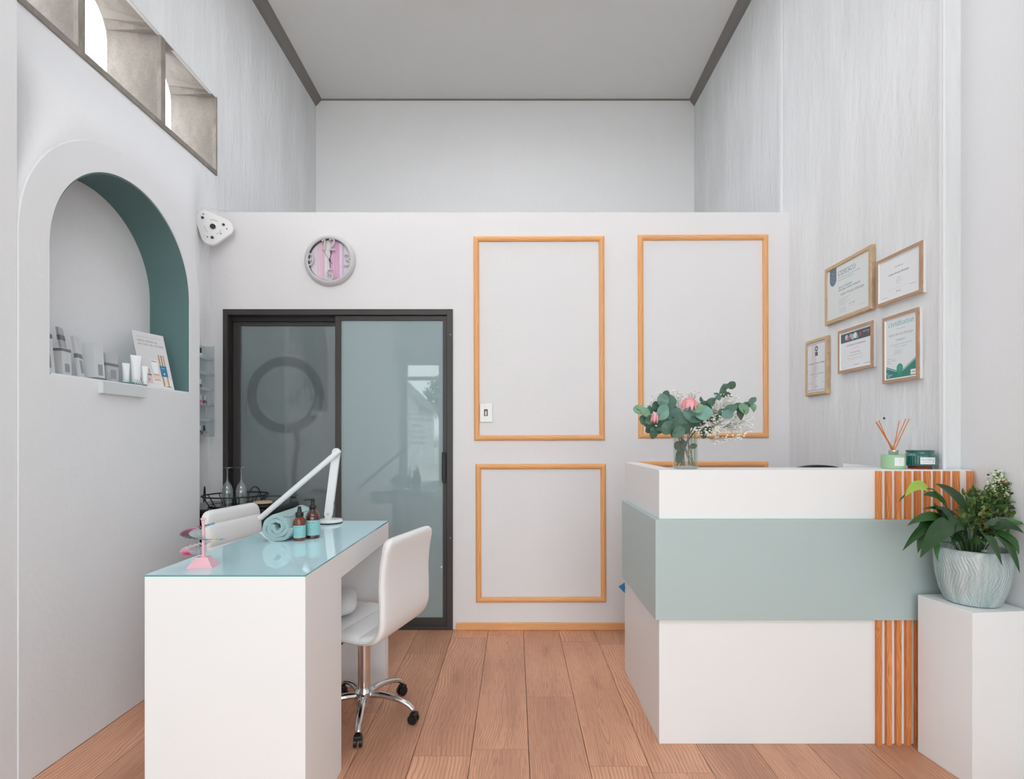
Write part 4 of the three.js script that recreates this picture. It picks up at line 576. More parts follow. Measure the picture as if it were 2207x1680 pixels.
{
  // cartons and folded leaflets standing at the left of the niche
  const lean = (name, label, cat, x, d, w, h, th, rz, turn, tex, side) => { const t = thing(name, label, cat, [x, NB, -d], turn); t.rotation.order = 'YXZ'; t.rotation.z = rz; const g = new RoundedBoxGeometry(th, h, w, 1, 0.0015); g.translate(0, h / 2 + 0.5 * Math.abs(rz) * th, 0); mk('carton', uvBox(g), mat('#ffffff', 0.5, { map: tex }), t); mk('band', lb(th + 0.001, h * 0.1, w + 0.001, 0, h * side, 0), mat('#7f8084', 0.5), t); mk('print', lb(0.0006, h * 0.3, w * 0.5, th / 2 + 0.0004, h * 0.3, 0), mat('#9b9da1', 0.5), t); };
  const grey = (a, b) => canvasTex(128, 256, (g, w, h) => { const r = rng(a); g.fillStyle = b; g.fillRect(0, 0, w, h); for (let i = 0; i < 26; i++) { g.globalAlpha = 0.25; g.fillStyle = r() < 0.5 ? '#8d8f93' : '#f4f4f5'; g.fillRect(r() * w, r() * h, 2 + r() * 7, 30 + r() * 150); } });
  const t1 = grey(1, '#cfd0d2'), t2 = grey(2, '#bfc0c3'), t3 = grey(3, '#dadbdc');
  lean('white_carton', 'pale carton at the very left end of the niche', 'box', -1.86, 2.10, 0.07, 0.17, 0.045, 0.10, 0, t3, 0.9);
  lean('white_carton', 'low white carton with dark lid, second from the left in the niche', 'box', -1.86, 2.185, 0.06, 0.115, 0.05, 0.05, 0.2, t1, 0.93);
  lean('leaflet', 'tall dark edged folded leaflet leaning in the left of the niche', 'leaflet', -1.885, 2.255, 0.045, 0.215, 0.01, 0.16, 0.35, t2, 0.8);
  lean('leaflet', 'pale folded leaflet leaning right beside the dark edged one', 'leaflet', -1.87, 2.305, 0.05, 0.185, 0.012, 0.14, 0.35, t1, 0.55);
  lean('white_carton', 'plain white carton in the middle of the niche', 'box', -1.865, 2.37, 0.058, 0.165, 0.05, 0.06, 0.1, t3, 0.04);
  lean('grey_carton', 'grey carton left of the three white tubes', 'box', -1.87, 2.452, 0.075, 0.135, 0.05, 0.04, 0.1, t2, 0.62);
  const a = thing('label_holder', 'clear acrylic holder strip stuck on the wall just below the niche', 'holder'); mk('strip', bx(-1.7795, -1.757, 1.447, 1.5, 2.275, 2.545, 0.003), mat('#f6f8f8', 0.15, { transmission: 0.35, thickness: 0, ior: 1.45 }), a); mk('insert', bx(-1.7592, -1.7585, 1.475, 1.495, 2.30, 2.38), mat('#d8d9da', 0.5), a);
}
// ---------------------------------------------------------------- on the counter (its top is at 1.125)
const CT = 1.1252;
{
  const t = thing('reed_diffuser', 'mint green reed diffuser with chrome collar and orange reeds on the counter', 'diffuser', [1.613, CT, -2.275]);
  mk('bottle', lathe([[0, 0], [0.043, 0], [0.0445, 0.002], [0.0445, 0.057], [0.0425, 0.06], [0, 0.06]], 48), mat('#a5c9a0', 0.4), t);
  const c = mk('collar', lathe([[0.0, 0.06], [0.0175, 0.06], [0.0175, 0.0785], [0.0165, 0.0795], [0.011, 0.0795], [0.011, 0.066]], 40), M.chrome, t);
  const tex = canvasTex(128, 128, (g) => { g.fillStyle = '#f1f1f0'; g.fillRect(0, 0, 128, 128); g.strokeStyle = '#cfcac8'; g.lineWidth = 3; g.beginPath(); g.moveTo(64, 100); g.lineTo(64, 40); g.lineTo(80, 14); g.moveTo(44, 50); g.lineTo(84, 44); g.stroke(); });
  const g = new THREE.CylinderGeometry(0.0449, 0.0449, 0.035, 24, 1, true, -0.52, 0.9); g.translate(0, 0.031, 0); mk('label', g, mat('#ffffff', 0.6, { map: tex }), t);
  const rm = mat('#e07a3a', 0.7); [[-0.074, 0.198, 0.0], [-0.07, 0.205, 0.012], [-0.066, 0.2, -0.01], [0.026, 0.205, 0.0], [0.046, 0.212, 0.01], [0.073, 0.213, -0.008]].forEach(([x, y, z], i) => mk('reed', straight([-x * 0.12, 0.062, -z], [x, y, z], 0.00165, 7), rm, t));
}
{
  const t = thing('wooden_coaster', 'round brown wooden lid serving as a stand under the candle jar', 'coaster', [1.731, CT, -2.282]); mk('disc', lathe([[0, 0], [0.041, 0], [0.042, 0.0015], [0.0425, 0.0095], [0.0415, 0.011], [0, 0.011]], 48), mat('#a9653a', 0.6, { map: rep(slatTex, 2, 2) }), t);
  const j = thing('candle_jar', 'dark teal ribbed glass candle jar on a wooden stand on the counter', 'candle', [1.731, CT + 0.0113, -2.282]), pos = [];
  const prof = [[0, 0], [0.052, 0], [0.058, 0.005], [0.0595, 0.012], [0.0595, 0.04], [0.058, 0.046], [0.05, 0.053], [0.0495, 0.06], [0.0515, 0.064], [0.0515, 0.067], [0.048, 0.067], [0.046, 0.05], [0, 0.05]], g = lathe(prof, 160), p = g.attributes.position; for (let i = 0; i < p.count; i++) { const x = p.getX(i), z = p.getZ(i), r = Math.hypot(x, z), y = p.getY(i); if (r > 0.05 && y < 0.054) { const k = 1 + 0.012 * Math.cos(Math.atan2(z, x) * 40); p.setX(i, x * k); p.setZ(i, z * k); } } g.computeVertexNormals();
  mk('jar', flat(g), mat('#12605c', 0.08, { clearcoat: 1, clearcoatRoughness: 0.02, ior: 1.5 }), j);
  const tex = canvasTex(256, 144, (c) => { c.fillStyle = '#e6e9ea'; c.fillRect(0, 0, 256, 144); c.fillStyle = '#4a5452'; c.font = '27px sans-serif'; c.fillText('FRESH LINEN', 20, 62); c.fillRect(40, 96, 110, 3); c.strokeStyle = '#4a5452'; c.lineWidth = 3; c.beginPath(); c.moveTo(205, 120); c.quadraticCurveTo(220, 80, 208, 34); c.moveTo(212, 80); c.lineTo(232, 62); c.moveTo(210, 96); c.lineTo(192, 84); c.stroke(); });
  const l = new THREE.CylinderGeometry(0.0607, 0.0607, 0.029, 24, 1, true, -0.62, 0.98); l.translate(0, 0.024, 0); mk('label', l, mat('#ffffff', 0.5, { map: tex }), j);
}
// vase and its flowers
const VX = 0.729, VZ = -2.283;
{
  const t = thing('glass_vase', 'clear cylindrical glass vase with water and stems on the counter corner', 'vase', [VX, CT, VZ]);
  mk('wall', lathe([[0.048, 0.003], [0.0515, 0.006], [0.0515, 0.148], [0.0505, 0.15], [0.049, 0.149]], 56), mat('#f7fbfa', 0.0, { transmission: 0.97, thickness: 0, ior: 1.4 }), t);
  mk('bottom', lathe([[0, 0], [0.047, 0], [0.0505, 0.004], [0.049, 0.008], [0, 0.008]], 48), mat('#e3e6e2', 0.03, { transmission: 0.85, thickness: 0 }), t);
  const w = mk('water', cyl(0.0485, 0.0485, 0.001, 0, 0.124, 0, 48), mat('#eef0ea', 0.0, { transmission: 0.92, thickness: 0, ior: 1.33 }), t);
  mk('water_edge', lathe([[0.0492, 0.009], [0.0492, 0.1245]], 48), mat('#f3f4ee', 0.0, { transmission: 0.96, thickness: 0, ior: 1.1 }), t);
}
const euc = [['#6f948a', 0.55], ['#5a7d6c', 0.55], ['#4b6b58', 0.55], ['#7fae9f', 0.5], ['#45614a', 0.6], ['#7ea687', 0.55]].map(([c, r]) => mat(c, r, { transmission: 0.12, thickness: 0 }));
const stemMat = mat('#6f7d4a', 0.7), woodyStem = mat('#5d4b3c', 0.8);
const roundLeaf = [0, 1, 2].map((k) => { const pos = [], uv = [], idx = [], n = 20, f = [0.16, 0.3, 0.55][k]; pos.push(0, 0.5, -0.04); uv.push(0.5, 0.5); for (const q of [0.55, 1]) for (let i = 0; i < n; i++) { const a = i / n * TAU, sh = 1 - 0.10 * Math.max(0, Math.sin(a)) * Math.cos(a) ** 2, x = Math.sin(a) * [0.5, 0.44, 0.4][k] * q * sh, y = 0.5 - Math.cos(a) * 0.52 * q * (1 + 0.1 * Math.pow(Math.max(0, -Math.cos(a)), 8)); pos.push(x, y, f * Math.abs(x) * 0.9 - 0.06 + 0.06 * q * Math.sin(a * 3 + k)); uv.push(x + 0.5, y); } for (let i = 0; i < n; i++) { const j = (i + 1) % n; idx.push(0, 1 + i, 1 + j, 1 + i, 1 + n + i, 1 + j, 1 + j, 1 + n + i, 1 + n + j); } const g = new THREE.BufferGeometry(); g.setAttribute('position', new THREE.Float32BufferAttribute(pos, 3)); g.setAttribute('uv', new THREE.Float32BufferAttribute(uv, 2)); g.setIndex(idx); g.computeVertexNormals(); return g; });
const curledLeaf = [0, 1].map((k) => { const g = leafGeo([0, 0, 0], [k ? 0.12 : -0.15, 0.5, 0.25], [k ? -0.1 : 0.25, 1, -0.1], 0.62, V(0, 0, 1), k ? 0.55 : -0.4, 12, 0.8); return g; });
const rb = rng(77);
// stem through the given points; leaves as [point, size, tilt in the picture plane, material, kind]
function branch(label, stem, leaves) {
  const t = thing('eucalyptus_branch', label, 'branch', [VX, CT, VZ], 0, 'eucalyptus branches in the vase'), o = V(VX, CT, VZ), loc = (p) => { const q = A(p).sub(o); return [q.x, q.y, q.z]; };
  mk('stem', tube(stem.map(loc), [0.0024, 0.0022, 0.0012], { n: 24, seg: 6 }), woodyStem, t);
  for (const [p, s, rot, m, kind = 0] of leaves) { const l = mk('leaf', kind ? curledLeaf[kind - 1] : roundLeaf[Math.floor(rb() * 3)], euc[m], t), q = loc(p); const e = new THREE.Euler((rb() - 0.5) * 0.9, (rb() - 0.5) * 1.0, rot, 'ZYX'); l.quaternion.setFromEuler(e); l.scale.setScalar(s); const off = V(0, s * 0.5, 0).applyQuaternion(l.quaternion); l.position.set(q[0] - off.x, q[1] - off.y, q[2] - off.z); }
}
const inV = (dx, dz) => [VX + dx, CT + 0.012, VZ + dz], neck = (dx, dz) => [VX + dx, CT + 0.15, VZ + dz];
branch('eucalyptus branch with round leaves reaching out to the far left of the vase', [inV(0.02, 0.01), neck(-0.035, 0.01), [0.6065, 1.3333, -2.2500], [0.5103, 1.3777, -2.2400]],
  [[[0.5220, 1.3738, -2.2400], 0.05, 1.1, 5], [[0.5461, 1.3638, -2.2350], 0.044, 0.5, 5], [[0.5719, 1.3729, -2.2600], 0.036, 0.1, 1], [[0.5439, 1.3333, -2.2500], 0.042, 2.6, 1], [[0.5662, 1.3326, -2.2300], 0.046, 1.9, 1], [[0.5674, 1.3176, -2.2500], 0.05, 1.7, 2], [[0.5837, 1.2918, -2.2300], 0.036, 1.8, 2], [[0.5801, 1.2705, -2.2350], 0.036, 3.1, 2], [[0.6058, 1.2881, -2.2400], 0.034, 2.8, 2], [[0.5685, 1.2905, -2.2700], 0.03, 2.0, 2]]);
branch('eucalyptus branch with large blue green leaves rising at the left of the vase', [inV(0.0, -0.01), neck(-0.02, 0.0), [0.6457, 1.3430, -2.2500], [0.6311, 1.4400, -2.2400]],
  [[[0.6330, 1.4381, -2.2400], 0.034, -0.5, 2], [[0.6200, 1.4144, -2.2350], 0.05, 0.2, 0], [[0.6535, 1.4057, -2.2500], 0.062, -0.15, 1], [[0.6083, 1.3621, -2.2000], 0.068, 2.7, 3], [[0.6053, 1.3867, -2.2600], 0.05, 0.6, 2], [[0.6623, 1.3749, -2.2600], 0.06, 0.1, 2], [[0.6690, 1.3500, -2.2300], 0.064, -0.5, 0], [[0.6534, 1.3557, -2.2700], 0.06, 0.4, 1]]);
branch('eucalyptus branch with dark leaves drooping over the left rim of the vase', [inV(-0.015, 0.015), neck(-0.04, 0.02), [0.6370, 1.3129, -2.2200], [0.5830, 1.3129, -2.2200]],
  [[[0.6150, 1.3088, -2.2100], 0.056, 2.2, 2], [[0.6313, 1.2990, -2.2000], 0.06, 2.5, 1], [[0.6062, 1.3264, -2.2200], 0.05, 1.7, 2], [[0.6830, 1.3239, -2.2000], 0.072, 0.15, 1], [[0.6589, 1.2912, -2.1900], 0.062, 2.8, 2], [[0.6692, 1.2815, -2.1800], 0.052, 2.2, 1], [[0.7110, 1.3107, -2.2100], 0.05, 1.3, 2], [[0.6623, 1.3232, -2.2400], 0.05, 1.0, 1], [[0.6968, 1.2214, -2.2700], 0.04, 0.4, 4], [[0.7089, 1.1893, -2.2900], 0.044, 2.6, 4], [[0.7209, 1.2291, -2.2900], 0.04, -0.5, 4], [[0.7613, 1.2213, -2.2800], 0.03, -1.3, 4], [[0.6999, 1.1658, -2.2800], 0.034, 3.0, 4]]);
branch('eucalyptus branch with large pale leaves in the middle of the bouquet', [inV(0.02, -0.02), neck(0.01, 0.015), [0.7341, 1.3319, -2.2100], [0.7614, 1.3698, -2.2000]],
  [[[0.7198, 1.3578, -2.1900], 0.066, 1.2, 0], [[0.7714, 1.3595, -2.1850], 0.064, -1.4, 3], [[0.7431, 1.3801, -2.1800], 0.05, -1.0, 5], [[0.7403, 1.3353, -2.2000], 0.06, -1.6, 1], [[0.7245, 1.3223, -2.2100], 0.056, 1.9, 2], [[0.7529, 1.3091, -2.2200], 0.05, -1.9, 2], [[0.7830, 1.3329, -2.2400], 0.056, -1.2, 4], [[0.7008, 1.2931, -2.1900], 0.05, 2.2, 4]]);
branch('thin curled eucalyptus branch rising to the upper right, topmost of the bouquet', [inV(-0.02, 0.0), neck(0.02, 0.0), [0.8290, 1.3734, -2.2700], [0.8684, 1.4394, -2.2800], [0.9279, 1.4780, -2.2900]],
  [[[0.7963, 1.3998, -2.2500], 0.042, -0.6, 4, 1], [[0.8120, 1.3861, -2.2500], 0.04, 0.5, 4, 2], [[0.8369, 1.4129, -2.2700], 0.056, -0.4, 2, 1], [[0.8624, 1.4334, -2.2800], 0.04, 0.4, 1, 2], [[0.8921, 1.4577, -2.2850], 0.06, 0.3, 2, 1], [[0.9100, 1.4760, -2.2900], 0.04, -1.3, 2, 2], [[0.9299, 1.4820, -2.2900], 0.034, -0.7, 4], [[0.9140, 1.4418, -2.2850], 0.034, -1.7, 4, 1], [[0.7830, 1.4167, -2.2400], 0.034, 0.1, 4, 1]]);
branch('curled eucalyptus branch reaching out to the far right of the vase', [inV(-0.03, -0.02), neck(0.035, -0.005), [0.8647, 1.3572, -2.2600], [0.9391, 1.3900, -2.2500], [1.0051, 1.4128, -2.2400]],
  [[[0.8804, 1.3626, -2.2500], 0.056, -1.3, 2, 1], [[0.9097, 1.3780, -2.2450], 0.062, -1.2, 1, 2], [[0.9430, 1.3880, -2.2500], 0.06, -1.0, 2, 1], [[0.9541, 1.3772, -2.2300], 0.052, -2.4, 5], [[0.9486, 1.3563, -2.2400], 0.05, 3.0, 4, 2], [[0.9822, 1.3959, -2.2500], 0.05, -1.4, 2, 1], [[0.9973, 1.4128, -2.2400], 0.042, -0.9, 1, 2], [[0.9989, 1.3833, -2.2350], 0.04, -2.6, 5, 1], [[0.8841, 1.3535, -2.2200], 0.046, -1.6, 0], [[0.8413, 1.3391, -2.2500], 0.044, -1.2, 4, 2], [[0.7805, 1.2760, -2.2000], 0.044, 3.0, 4], [[0.7994, 1.2896, -2.2100], 0.038, -1.9, 4]]);
function gerbera(label, head, R, axis, droop, stemPts, n) {
  const t = thing('gerbera', label, 'flower', [VX, CT, VZ], 0, 'pink gerberas in the vase'), o = V(VX, CT, VZ), h = A(head).sub(o);
  mk('stem', tube(stemPts.map((p) => { const q = A(p).sub(o); return [q.x, q.y, q.z]; }).concat([[h.x, h.y, h.z]]), 0.0025, { n: 20, seg: 6 }), stemMat, t);
  const q0 = new THREE.Quaternion().setFromUnitVectors(V(0, 1, 0), A(axis).normalize()), pk = mat('#fabcc0', 0.6, { transmission: 0.15, thickness: 0 }), pd = mat('#ee8f98', 0.6);
  const petal = leafGeo([0.006, 0.004, 0], [R * 0.75, 0.012, 0], [R, -droop, 0], R * 0.46, V(0, 1, 0), 0.15, 8, 1.15);
  for (let i = 0; i < n; i++) { const m = mk('petal', petal, i % 3 ? pk : pd, t); m.position.copy(h); m.quaternion.copy(q0).multiply(new THREE.Quaternion().setFromAxisAngle(V(0, 1, 0), i / n * TAU + (i % 2) * 0.1)); m.scale.setScalar(i % 2 ? 1 : 0.9); }
  const dsc = mk('flower_centre', lathe([[0, 0.012], [0.008, 0.011], [0.015, 0.007], [0.016, 0.002], [0.006, -0.006], [0, -0.008]], 24), pd, t); dsc.position.copy(h); dsc.quaternion.copy(q0); dsc.scale.setScalar(R / 0.036);
}
gerbera('large pink gerbera with drooping petals in the middle of the bouquet', [0.7212, 1.4100, -2.2000], 0.038, [0.05, 1, 0.22], 0.036, [inV(0.03, 0.02), neck(0.01, -0.01), [0.7223, 1.3609, -2.2150]], 26);
gerbera('small pink gerbera hanging half closed at the left of the bouquet', [0.5777, 1.3507, -2.2000], 0.018, [0.1, 1, 0.15], 0.034, [inV(0.035, 0.0), neck(-0.03, -0.01), [0.6136, 1.3329, -2.2400]], 16);
const blossomGeo = new THREE.IcosahedronGeometry(0.0038, 1), blossomMat = mat('#fcf7ee', 0.8), fineStem = mat('#6f7d4e', 0.8);
function breath(label, from, clusters, seed) {
  const t = thing('gypsophila_spray', label, 'flower', [VX, CT, VZ], 0, 'sprays of tiny white blossoms in the vase'), r = rng(seed), o = V(VX, CT, VZ), st = [], at = [];
  const f0 = A(from).sub(o); st.push(straight([f0.x, CT + 0.012 - CT, f0.z], [f0.x, f0.y, f0.z], 0.0014, 5));
  for (const [c, rx, ry, n] of clusters) { const q = A(c).sub(o); const base = f0.clone().lerp(q, 0.62); st.push(tube([[f0.x, f0.y, f0.z], [(f0.x + base.x) / 2, (f0.y + base.y) / 2 + 0.008, (f0.z + base.z) / 2], [base.x, base.y, base.z]], 0.0006, { n: 6, seg: 4 })); for (let i = 0; i < n; i++) { const a = r() * TAU, k = Math.sqrt(r()), e = V(q.x + Math.cos(a) * k * rx, q.y + Math.sin(a) * k * ry, q.z + (r() - 0.5) * 0.06); at.push(e); if (i % 2 === 0) st.push(straight([base.x, base.y, base.z], [e.x, e.y, e.z], 0.00032, 3)); } }
  mk('stem', join(st), fineStem, t); const im = new THREE.InstancedMesh(blossomGeo, blossomMat, at.length), m = new THREE.Matrix4(); at.forEach((e, i) => { const s = 0.65 + r() * 0.75; m.compose(e, new THREE.Quaternion(), V(s, s * 0.8, s)); im.setMatrixAt(i, m); im.setColorAt(i, new THREE.Color().setScalar(0.8 + 0.2 * r())); }); im.name = 'blossoms'; im.userData.kind = 'stuff'; shade(im); t.add(im);
}
breath('spray of tiny white blossoms at the upper left of the bouquet', neck(-0.01, -0.02), [[[0.6280, 1.4210, -2.3000], 0.05, 0.035, 26], [[0.6960, 1.4210, -2.3000], 0.05, 0.04, 60], [[0.7067, 1.3833, -2.2700], 0.03, 0.03, 34], [[0.5880, 1.4010, -2.3000], 0.03, 0.025, 14]], 1);
breath('small tuft of tiny white blossoms above the large gerbera', neck(0.0, -0.025), [[[0.7580, 1.4465, -2.2700], 0.02, 0.014, 26]], 2);
breath('wide spray of tiny white blossoms at the right of the bouquet', neck(0.03, -0.01), [[[0.8920, 1.4050, -2.3000], 0.05, 0.05, 70], [[0.8563, 1.3645, -2.2900], 0.05, 0.05, 60], [[0.8883, 1.3199, -2.2600], 0.08, 0.05, 120], [[0.9672, 1.3142, -2.2700], 0.05, 0.045, 80], [[0.8108, 1.3129, -2.2200], 0.05, 0.05, 80], [[0.9320, 1.4150, -2.3000], 0.025, 0.03, 30]], 3);
breath('low spray of tiny white blossoms hanging over the right rim', neck(0.035, 0.015), [[[0.7846, 1.2874, -2.1900], 0.055, 0.022, 60], [[0.8915, 1.2588, -2.2000], 0.045, 0.012, 34], [[0.8494, 1.2415, -2.2200], 0.03, 0.02, 20]], 4);
// ---------------------------------------------------------------- potted plants on the pedestal
const PX = 1.747, PY = 0.6285, PZ = -2.04;
{
  const t = thing('plant_pot', 'blue grey glazed ceramic pot with carved strokes on the pedestal', 'pot', [PX, PY, PZ]);
  const g = lathe([[0, 0], [0.078, 0], [0.086, 0.006], [0.103, 0.05], [0.114, 0.1], [0.119, 0.15], [0.119, 0.19], [0.117, 0.205], [0.115, 0.21], [0.11, 0.209], [0.106, 0.2], [0.105, 0.17], [0, 0.17]], 72);
  mk('body', g, mat('#ffffff', 0.22, { map: rep(glazeTex, 2, 1), bumpMap: rep(glazeBump, 3, 1), bumpScale: 0.004, clearcoat: 0.6, clearcoatRoughness: 0.1 }), t);
  mk('soil', cyl(0.105, 0.105, 0.008, 0, 0.17, 0, 40), mat('#2d251f', 1), t);
}
{
  const t = thing('peace_lily', 'dark green peace lily with one pale green flower, in the glazed pot', 'plant', [PX, PY + 0.178, PZ]), o = V(PX, PY + 0.178, PZ), L = (p) => { const q = A(p).sub(o); return [q.x, q.y, q.z]; };
  const gm = ['#24491f', '#2f5a25', '#1f4020', '#3b6a2e', '#4f6b30'].map((c) => mat(c, 0.36, { transmission: 0.1, thickness: 0 })), sm = mat('#3f5f33', 0.5);
  const leaf = (b, m, tip, w, k, up = V(0, 1, 0), fold = 0.25) => { const B = L(b), Mi = L(m), T = L(tip), root = [B[0] * 0.25 , 0.0, B[2] * 0.25]; const l = mk('leaf', leafGeo(B, Mi, T, w, up, fold, 16), gm[k], t); mk('stalk', tube([root, [B[0] * 0.55, B[1] * 0.6 + 0.01, B[2] * 0.5], B], [0.003, 0.0024, 0.0018], { n: 12, seg: 6 }), sm, l); mk('midrib', tube([B, new THREE.QuadraticBezierCurve3(A(B), A(Mi), A(T)).getPoint(0.5), T], [0.0014, 0.0012, 0.0004], { n: 12, seg: 5 }), gm[3], l); };
  // flower
  const sp = mk('spathe', leafGeo(L([1.5306, 1.0639, -1.9800]), L([1.4617, 1.1041, -1.9500]), L([1.4097, 1.0419, -1.9300]), 0.04, V(0, 0.5, 0.85), 0.3, 14, 0.6), mat('#a6cf4d', 0.5, { transmission: 0.3, thickness: 0 }), t); sp.userData.label = 'pale green flower bract';
  mk('spathe_tip', leafGeo(L([1.4184, 1.0514, -1.9350]), L([1.3997, 1.0419, -1.9300]), L([1.3827, 1.0223, -1.9250]), 0.007, V(0, 0, 1), 0.1, 6), gm[1], sp);
  mk('flower_stalk', tube([[-0.01, 0, 0.01], L([1.6278, 0.9767, -2.0000]), L([1.5833, 1.0387, -1.9900]), L([1.5461, 1.0673, -1.9800]), L([1.5255, 1.0656, -1.9800])], 0.0028, { n: 24, seg: 7 }), sm, sp);
  const up = V(0.1, 0.55, 0.85), side = V(0, 0.8, 0.6);
  leaf([1.7126, 0.9722, -2.0200], [1.6557, 1.0446, -2.0000], [1.5599, 1.0863, -1.9800], 0.06, 2, up); leaf([1.6174, 0.9993, -2.0000], [1.5633, 1.0570, -1.9800], [1.5075, 1.0443, -1.9700], 0.034, 0, up); leaf([1.6383, 0.9367, -2.0000], [1.5702, 0.9675, -1.9800], [1.5452, 1.0169, -1.9700], 0.05, 2, V(0.5, 0.3, 0.8));
  leaf([1.6209, 0.9437, -2.0000], [1.5091, 0.9922, -1.9500], [1.4034, 0.9411, -1.9100], 0.036, 1, up); leaf([1.6411, 0.9449, -1.9700], [1.5035, 0.9527, -1.9000], [1.3968, 0.8422, -1.8400], 0.066, 0, V(-0.2, 0.5, 0.85)); leaf([1.5920, 0.9383, -1.9900], [1.4769, 0.9529, -1.9300], [1.3723, 0.8556, -1.8900], 0.036, 0, up);
  leaf([1.5212, 0.9518, -1.9700], [1.4668, 0.9277, -1.9300], [1.4492, 0.8409, -1.9200], 0.06, 1, V(0.3, 0.2, 1)); leaf([1.6626, 0.9611, -2.0000], [1.5840, 1.0088, -1.9800], [1.4947, 0.9942, -1.9600], 0.018, 2, up); leaf([1.5578, 0.8749, -1.9600], [1.5183, 0.8653, -1.9400], [1.5306, 0.8069, -1.9300], 0.03, 3, V(0.3, 0.2, 1)); leaf([1.6357, 0.9193, -1.9800], [1.5770, 0.9837, -1.9500], [1.5498, 1.0057, -1.9500], 0.04, 2, up);
  leaf([1.6765, 0.8985, -2.0000], [1.6342, 0.9552, -1.9700], [1.5871, 0.9447, -1.9500], 0.05, 0, up); leaf([1.6872, 0.8830, -1.9900], [1.6363, 0.9583, -1.9500], [1.5696, 0.9196, -1.9000], 0.04, 2, up); leaf([1.7217, 0.8985, -2.0000], [1.6950, 0.9479, -1.9300], [1.6983, 0.8102, -1.8600], 0.066, 0, V(0.3, 0.5, 0.85)); leaf([1.7600, 0.9020, -2.0000], [1.7706, 0.9277, -1.9300], [1.7692, 0.7818, -1.8700], 0.058, 0, V(0.2, 0.5, 0.85)); leaf([1.7740, 0.9177, -2.0100], [1.8078, 0.9571, -1.9800], [1.8601, 0.9074, -1.9500], 0.05, 2, V(0, 0.6, 0.8)); leaf([1.7881, 0.9213, -2.0200], [1.8261, 0.9507, -2.0000], [1.8878, 0.9381, -1.9700], 0.04, 3, up);
  leaf([1.8094, 0.9623, -2.0400], [1.8531, 1.0091, -2.0200], [1.9009, 0.9889, -2.0000], 0.026, 2, up); leaf([1.6788, 0.8696, -1.9700], [1.6615, 0.9277, -1.9300], [1.6609, 0.8708, -1.8800], 0.05, 1, V(0.3, 0.4, 0.9)); leaf([1.7823, 0.8968, -1.9900], [1.8076, 0.9074, -1.9500], [1.7943, 0.8403, -1.9000], 0.06, 1, V(0.2, 0.4, 0.9)); leaf([1.6612, 0.8743, -1.9900], [1.6225, 0.9056, -1.9600], [1.5776, 0.8740, -1.9300], 0.036, 2, V(0, 0.4, 0.9));
}
